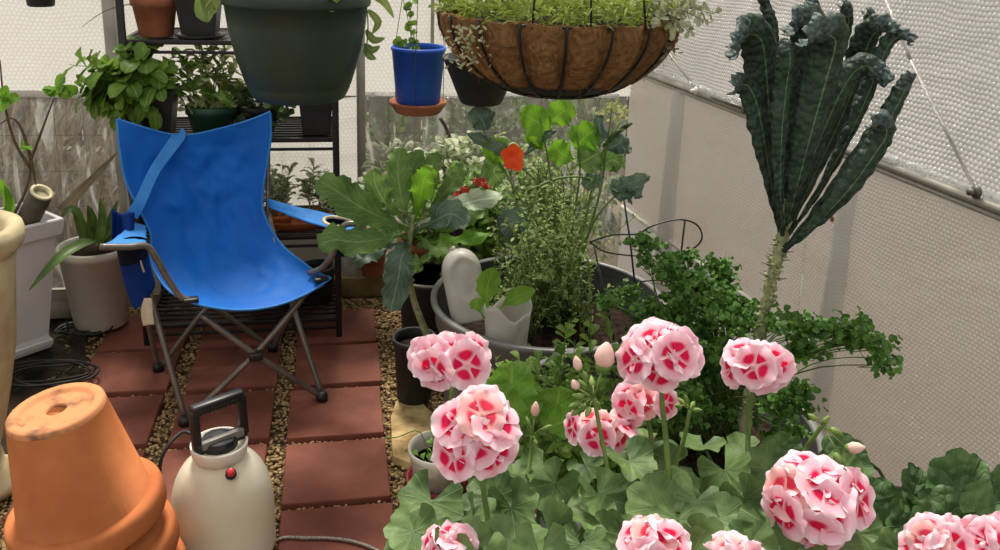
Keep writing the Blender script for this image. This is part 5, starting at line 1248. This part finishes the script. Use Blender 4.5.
lac([(783, 236, -.02), (780, 190, -.06), (782, 130, -.09), (786, 90, -.10), (790, 60, -.12), (788, 44, -.12), (784, 38, -.11)], .024, 1.6, 13)
lac([(785, 236, .0), (804, 180, -.02), (828, 120, -.04), (848, 80, -.05), (864, 66, -.05), (878, 74, -.06), (888, 84, -.07)], .030, 1.4, 14)

# ------------------------------------------------------------------ dark crinkled plant by the side wall
t = thing('crinkled_leaf_plant', 'dark crinkled broad leaves at the foot of the bubble wrap side wall', 'potted plant', (.98, 1.16, 0))
make_pot(t, V((.98, 1.16, 0)), .13, .16, .52, 'blackpot', .92)
def mal(px, py, Rp, d_, fx=0, fy=1, nrm=None, mat='mallow'):
    c = at(px, py, d=d_); rw = Rp*d_/887; n_ = nrm or V((rr.uniform(-.4, .4), -.8, .55)); m = MB()
    f = frame_to((CAMP-c).normalized()); fw = Rr*fx - Ur*fy*-1
    round_leaf(m, c - fw.normalized()*rw*.55, n_, fw, rw*1.15, rr, .3, 6, 42, .10)
    b = V((.98+rr.uniform(-.08, .08), 1.16+rr.uniform(-.08, .08), .48)); m.tube(resample([b, b.lerp(c, .6)+V((0, 0, .05)), c - fw.normalized()*rw*.55], 8), .003, 6)
    m.build('leaf', mat, t)
for a in ((973, 476, 36, 1.3, .4, .5), (916, 480, 26, 1.35, .1, 1), (957, 510, 28, 1.25, .4, .3), (897, 515, 26, 1.3, -.5, .5), (992, 508, 28, 1.22, .8, .2), (872, 490, 20, 1.4, -.3, .8), (843, 450, 27, 1.45, .1, .9), (782, 446, 22, 1.5, 0, 1), (830, 480, 24, 1.4, 0, .8), (862, 520, 24, 1.3, -.3, .5), (925, 520, 26, 1.25, 0, .6), (985, 545, 30, 1.2, .4, .4), (1015, 480, 30, 1.3, .5, .5), (905, 545, 26, 1.22, 0, .4)):
    mal(*a)

# ------------------------------------------------------------------ geraniums
def make_floret(seed, old=False):
    rnd = random.Random(seed); m = MB(); a0 = rnd.uniform(0, 6.28)
    for k_ in range(5):
        a = k_*2*pi/5 + rnd.uniform(-.10, .10) + a0; big = rnd.uniform(.92, 1.04)
        d = V((cos(a), sin(a), 0)); s_ = V((-sin(a), cos(a), 0)); ph = rnd.uniform(0, 6); el = rnd.uniform(.08, .26); n1, n2 = 10, 9; lay = .05*(k_ % 2)
        def fn(u, v):
            aa = u*2-1; ln = big*(v**.92); w = .64*big*min(1, .12 + v*1.5)*sqrt(max(0, 1 - max(0, v-.6)**2*3.6))
            rl = ln - .13*aa*aa*v + .02*sin(aa*9+ph)*v
            z = .06 + el*v*(1-.95*v) + lay + .075*v*v*sin(aa*4.5+ph) - .03*aa*aa*v*v + .05*max(0, v-.7)*sin(aa*7+ph*2)*1.6
            return d*rl + s_*aa*w + V((0, 0, z))
        m.grid(fn, n1, n2)
    for k_ in range(rnd.choice((0, 0, 1, 1))):
        a = rnd.uniform(0, 6.28); d = V((cos(a), sin(a), 0)); s_ = V((-sin(a), cos(a), 0)); ph = rnd.uniform(0, 6)
        m.grid(lambda u, v: d*(.04+.40*v) + s_*(u*2-1)*(.05+.2*v*(1.2-v)) + V((0, 0, .10 + .26*v*(1-.4*v) + .04*sin(u*6+ph))), 6, 6)
    m.cur = 1
    for k_ in range(6):
        a = k_*1.05; m.tube([V((0, 0, .05)), V((cos(a)*.06, sin(a)*.06, .20))], [.02, .012], 5)
    m.cur = 2
    m.tube([V((0, 0, -.28)), V((0, 0, -.05)), V((0, 0, .05))], [.035, .08, .05], 8)
    me_o = m.build('flower', ['petalold' if old else 'petal', 'budpetal', 'calyx'], None)
    me = me_o.data; bpy.data.objects.remove(me_o); return me
FL_ = [make_floret(100+i) for i in range(6)]; FO_ = [make_floret(200+i, True) for i in range(2)]
def bud(m, c, d, ln, r_):
    B3 = frame_to(d).to_4x4(); m.lathe([(0, 0), (r_*.7, ln*.1), (r_, ln*.35), (r_*.8, ln*.7), (r_*.2, ln), (0, ln*1.02)], 8, T4(c) @ B3)
def geranium_head(par, px, py, Rx, Ry, d_, stem, nfl, cone=1.7, seed=0, tilt=.55, fs=.62, oldn=1):
    rnd = random.Random(seed); c = at(px, py, d=d_); rx = Rx*d_/887; ry = Ry*d_/887
    A = (V((0, 0, 1))*(1-tilt) + (CAMP - c).normalized()*tilt).normalized()
    SP = [at(x, y, d=dd) for x, y, dd in stem]
    c0 = c - A*rx*.55
    m = MB(); m.tube(smooth_path([c0] + SP, 16), [.0028+.0012*i/16 for i in range(17)], 8)
    for k_ in range(7):
        dd = (A + rdir(rnd)*.8).normalized(); m.tube([c0, c0 + dd*rx*.5], .0011, 5)
    st = m.build('flower_stalk', 'stem', par)
    B3 = frame_to(A); r = rx*fs; r *= 1.16; golden = pi*(3-sqrt(5))
    for i in range(nfl):
        cz = 1 - (1-cos(cone))*(i+.5)/nfl; sz = sqrt(max(0, 1-cz*cz)); a = i*golden + seed
        dv = B3 @ V((cos(a)*sz, sin(a)*sz, cz)); dv = (dv + rdir(rnd)*.22).normalized()
        off = Rr*dv.dot(Rr)*rx + Ur*dv.dot(Ur)*ry + F0*dv.dot(F0)*rx*.8
        pos = c + off*rnd.uniform(.50, .72)
        fo_ = bpy.data.objects.new('flower', rnd.choice(FO_ if i < oldn and rnd.random() < .6 else FL_)); C.objects.link(fo_); fo_.parent = st
        fo_.location = pos - wloc(st)
        nv = (dv*.9 + (CAMP - c).normalized()*.35 + rdir(rnd)*.25).normalized()
        Rm = frame_to(nv) @ Matrix.Rotation(rnd.uniform(0, 6.28), 3, 'Z'); fo_.rotation_euler = Rm.to_euler(); q = r*rnd.uniform(.9, 1.08); fo_.scale = (q, q, q)
    return st
def bud_cluster(par, px, py, d_, stem, buds, pale=()):
    c = at(px, py, d=d_); m = MB(); m.tube(smooth_path([c] + [at(x, y, d=dd) for x, y, dd in stem], 14), .0028, 8); st = m.build('flower_stalk', 'stem', par)
    for (bx, by_, ln, r_) in buds:
        p = at(bx, by_, d=d_+rr.uniform(-.02, .02)); dd = (p-c).normalized(); mm = MB(); mm.tube([c, c.lerp(p, .6)+V((0, 0, .004)), p - dd*ln*.4], .0009, 5); bud(mm, p - dd*ln*.5, dd, ln, r_); mm.build('bud', 'calyx', st)
    for (bx, by_, ln, r_) in pale:
        p = at(bx, by_, d=d_-.01); dd = ((p-c).normalized() + V((0, 0, .8))).normalized(); mm = MB(); mm.tube([c, p - dd*ln*.3], .0012, 5); mm.cur = 1; bud(mm, p - dd*ln*.3, dd, ln, r_); mm.cur = 0; bud(mm, p - dd*ln*.42, dd, ln*.55, r_*.8); mm.build('bud', ['calyx', 'budpetal'], st, label='pale pink opening bud')
def ger_leaf(par, root, px, py, Rp, d_, rnd, nrm=None, mat='ger'):
    c = at(px, py, d=d_); rw = Rp*d_/887*1.08; a = rnd.uniform(0, 6.28)
    out = V((c.x-root.x, c.y-root.y, 0)); out = out.normalized() if out.length > .01 else V((0, -1, 0))
    n_ = nrm or (V((0, 0, .75)) + (CAMP-c).normalized()*.35 + out*.35 + rdir(rnd)*.55).normalized()
    fw = (out*.7 + V((0, -.4, 0)) + rdir(rnd)*.5).normalized(); m = MB()
    cc = c - fw*rw*.15
    round_leaf(m, cc, n_, fw, rw, rnd, .30, 6, 84, .12)
    b = V((root.x + rnd.uniform(-.04, .04), root.y + rnd.uniform(-.04, .04), root.z + rnd.uniform(0, .06))); m.tube(resample([b, b.lerp(cc, .6) - V((0, 0, .01)), cc], 8), [.003-.0012*i/8 for i in range(9)], 6)
    return m.build('leaf', mat, par)
def pot_tall(par, c, r, h, mat):
    m = MB(); m.lathe([(0, 0), (r*.8, 0), (r*.82, .01), (r*.96, h-.05), (r, h-.048), (r, h-.004), (r*.985, h), (r*.93, h), (r*.9, h-.06), (r*.75, .02), (0, .02)], 48, T4(c)); m.build('pot', mat, par)
    s = MB(); s.lathe([(0, h-.05), (r*.91, h-.055)], 24, T4(c)); s.build('soil', 'soil', par)
g1 = V((.30, 1.10, 0)); g2 = V((.66, 1.02, 0)); GH = .56
G1 = thing('geranium', 'geranium with pink and magenta flower heads in the grey planter nearest the pavers', 'potted plant', g1)
G2 = thing('geranium', 'geranium whose big pink head hangs by the dark crinkled leaves, nearest the side wall', 'potted plant', g2)
pot_tall(G1, g1, .165, GH, 'tubplastic'); pot_tall(G2, g2, .165, GH, 'tubplastic')
c1 = g1 + V((0, 0, GH)); c2 = g2 + V((0, 0, GH))
rl = random.Random(17)
for (px, py, R_, d_) in ((430, 506, 33, 1.08), (415, 535, 28, 1.02), (493, 502, 28, 1.10), (490, 478, 22, 1.2), (541, 470, 22, 1.2), (554, 486, 26, 1.12), (587, 466, 19, 1.18), (601, 496, 26, 1.08), (511, 512, 30, 1.08), (514, 545, 34, .98),
                         (549, 533, 30, 1.0), (580, 548, 26, .96), (612, 535, 24, 1.0), (632, 463, 27, 1.15), (460, 548, 30, .98), (565, 510, 24, 1.1), (470, 520, 28, 1.08), (525, 480, 22, 1.22), (596, 520, 24, 1.06), (400, 560, 28, 1.0), (540, 560, 34, .95), (480, 565, 32, .95)):
    ger_leaf(G1, c1, px, py, R_, d_, rl)
for (px, py, R_, d_) in ((655, 508, 30, 1.06), (702, 446, 21, 1.22), (726, 474, 30, 1.14), (650, 444, 25, 1.24), (675, 493, 24, 1.12), (696, 500, 26, 1.1), (721, 520, 29, 1.04), (677, 524, 26, 1.02), (766, 470, 26, 1.16), (766, 528, 29, 1.0),
                         (745, 500, 26, 1.08), (640, 545, 28, .98), (700, 545, 28, .97), (750, 552, 30, .95), (790, 500, 24, 1.14), (800, 545, 30, .96), (840, 548, 28, .97), (670, 465, 22, 1.2), (745, 452, 20, 1.22), (860, 535, 24, 1.05), (900, 555, 26, .98), (630, 500, 22, 1.14), (610, 450, 20, 1.25), (690, 560, 30, .93), (780, 570, 30, .93)):
    ger_leaf(G2, c2, px, py, R_, d_, rl)
for i in range(9):
    ger_leaf(G1, c1, rl.uniform(410, 620), rl.uniform(480, 560), rl.uniform(18, 26), rl.uniform(1.15, 1.3), rl); 
for i in range(9):
    ger_leaf(G2, c2, rl.uniform(620, 860), rl.uniform(470, 560), rl.uniform(18, 26), rl.uniform(1.15, 1.3), rl)
geranium_head(G1, 450, 360, 48, 19, 1.20, [(452, 392, 1.2), (450, 440, 1.2), (470, 540, 1.15)], 7, 1.35, 1, .7, .43)
geranium_head(G1, 478, 436, 54, 52, 1.04, [(482, 480, 1.06), (488, 520, 1.06), (494, 570, 1.06)], 7, 1.3, 2, .85, .44)
geranium_head(G2, 662, 356, 52, 36, 1.13, [(662, 400, 1.14), (666, 440, 1.14), (672, 520, 1.12)], 9, 1.5, 3, .7, .40)
geranium_head(G2, 758, 365, 50, 20, 1.20, [(750, 398, 1.2), (748, 440, 1.2), (744, 520, 1.15)], 7, 1.4, 4, .6, .38)
geranium_head(G2, 642, 402, 40, 17, 1.24, [(650, 430, 1.24), (660, 520, 1.18)], 6, 1.3, 5, .4, .40)
geranium_head(G1, 600, 430, 42, 17, 1.22, [(598, 450, 1.22), (560, 540, 1.16)], 6, 1.3, 6, .4, .38, 3)
geranium_head(G2, 815, 500, 62, 48, .98, [(806, 545, 1.0), (790, 600, 1.0)], 9, 1.45, 7, .75, .43, 2)
geranium_head(G2, 655, 548, 42, 28, .93, [(655, 580, .95), (660, 620, 1.0)], 6, 1.3, 8, .7, .50)
geranium_head(G2, 733, 562, 36, 20, .93, [(733, 590, .95), (720, 640, 1.0)], 6, 1.3, 9, .6, .6)
geranium_head(G2, 935, 546, 34, 26, .95, [(930, 580, .97), (880, 640, 1.02)], 6, 1.3, 10, .7, .6)
geranium_head(G2, 990, 544, 34, 26, .95, [(985, 580, .97), (900, 660, 1.02)], 6, 1.3, 11, .7, .6)
geranium_head(G1, 452, 548, 28, 18, .98, [(455, 570, 1.0), (470, 620, 1.05)], 5, 1.3, 12, .6, .62, 1)
bud_cluster(G1, 594, 398, 1.13, [(600, 430, 1.13), (608, 478, 1.12), (605, 540, 1.1)], [(583, 385, .018, .0042), (578, 396, .016, .004), (575, 405, .018, .0045), (582, 408, .018, .0045), (592, 382, .018, .0042), (588, 412, .016, .004), (576, 412, .015, .004), (598, 406, .016, .004), (585, 376, .016, .004)],
            [(604, 360, .034, .0135), (578, 366, .020, .006), (576, 386, .014, .006)])
bud_cluster(G2, 822, 425, 1.12, [(812, 440, 1.13), (804, 452, 1.15), (770, 520, 1.12)], [(812, 417, .014, .004), (836, 432, .022, .005), (826, 420, .014, .004), (838, 460, .02, .005), (850, 478, .022, .004)], [(852, 448, .022, .008)])
bud_cluster(G1, 532, 436, 1.2, [(530, 460, 1.2), (520, 520, 1.15)], [(547, 428, .018, .0042), (536, 442, .012, .003), (528, 422, .016, .003)], [(535, 412, .022, .006)])
bud_cluster(G2, 690, 410, 1.2, [(684, 440, 1.2), (676, 470, 1.2), (680, 530, 1.15)], [(682, 402, .016, .0036), (686, 399, .016, .0036), (693, 404, .015, .0034), (697, 410, .014, .0034), (678, 406, .016, .0034)])

# ------------------------------------------------------------------ small white pot by the tubs
wc2 = at(438, 504, z=0); wc2 = V((wc2.x, wc2.y, 0))
t = thing('red_pot', 'low dark red pot holding the white plastic pot beside the geranium', 'flower pot', wc2)
m = MB(); m.lathe([(0, 0), (.065, 0), (.07, .005), (.084, .075), (.088, .075), (.088, .09), (.080, .09), (.066, .012), (0, .012)], 40, T4(wc2)); m.build('pot_wall', 'redpot', t)
wz = .014
t = thing('white_pot', 'milky white plastic pot of wilted seedlings behind the geranium flower', 'potted plant', wc2 + V((0, 0, wz)))
m = MB(); hz_ = .165; m.lathe([(0, 0), (.058, 0), (.060, .004), (.078, hz_-.02), (.081, hz_-.018), (.082, hz_), (.078, hz_), (.074, hz_-.03), (.056, .012), (0, .012)], 48, T4(wc2 + V((0, 0, wz)))); m.build('pot_wall', 'jug', t)
m = MB(); m.lathe([(0, hz_*.72), (.071, hz_*.72)], 24, T4(wc2 + V((0, 0, wz)))); m.build('soil', 'soil', t)
ml, ms = MB(), MB()
for i in range(7):
    b = wc2 + V((rr.uniform(-.04, .03), rr.uniform(-.04, .04), hz_*.72+wz)); leafy(ml, ms, b, b + V((rr.uniform(-.07, .04), rr.uniform(-.05, .03), rr.uniform(.03, .08))), rr, 5, .022, .007)
ms.tube(smooth_path([wc2 + V((-.02, -.02, .13)), at(420, 432, y=wc2.y), at(398, 437, y=wc2.y-.02), at(384, 438, y=wc2.y-.03)], 12), .0016, 5)
ml.build('foliage', 'lettuce', t); ms.build('stems', 'stem', t)

# ------------------------------------------------------------------ light
w = bpy.data.worlds.new('overcast sky'); bpy.context.scene.world = w; w.use_nodes = True
nt = w.node_tree; nt.nodes.clear()
bg = N(nt, 'ShaderNodeBackground'); o = N(nt, 'ShaderNodeOutputWorld'); tc = N(nt, 'ShaderNodeTexCoord')
sp = N(nt, 'ShaderNodeSeparateXYZ'); L(nt, tc.outputs['Generated'], sp.inputs[0])
L(nt, ramp(nt, sp.outputs[2], ((.0, (.62, .59, .55)), (.5, (.97, .95, .92)), (1.0, (1.0, .985, .96)))), bg.inputs[0])
bg.inputs[1].default_value = .72; L(nt, bg.outputs[0], o.inputs[0])
sl = bpy.data.lights.new('sun', 'SUN'); so = bpy.data.objects.new('sun', sl); C.objects.link(so)
sl.energy = 3.8; sl.angle = radians(14); sl.color = (1, .93, .82)
sd = V((-.03, .50, .95)); so.rotation_euler = sd.to_track_quat('Z', 'Y').to_euler(); so.location = (0, 0, 4)
sc = bpy.context.scene
sc.view_settings.view_transform = 'Standard'; sc.view_settings.look = 'None'; sc.view_settings.gamma = 1.0
sc.view_settings.use_curve_mapping = False; sc.view_settings.exposure = 0.42
sc.cycles.use_denoising = True; sc.cycles.max_bounces = 8; sc.cycles.transparent_max_bounces = 16
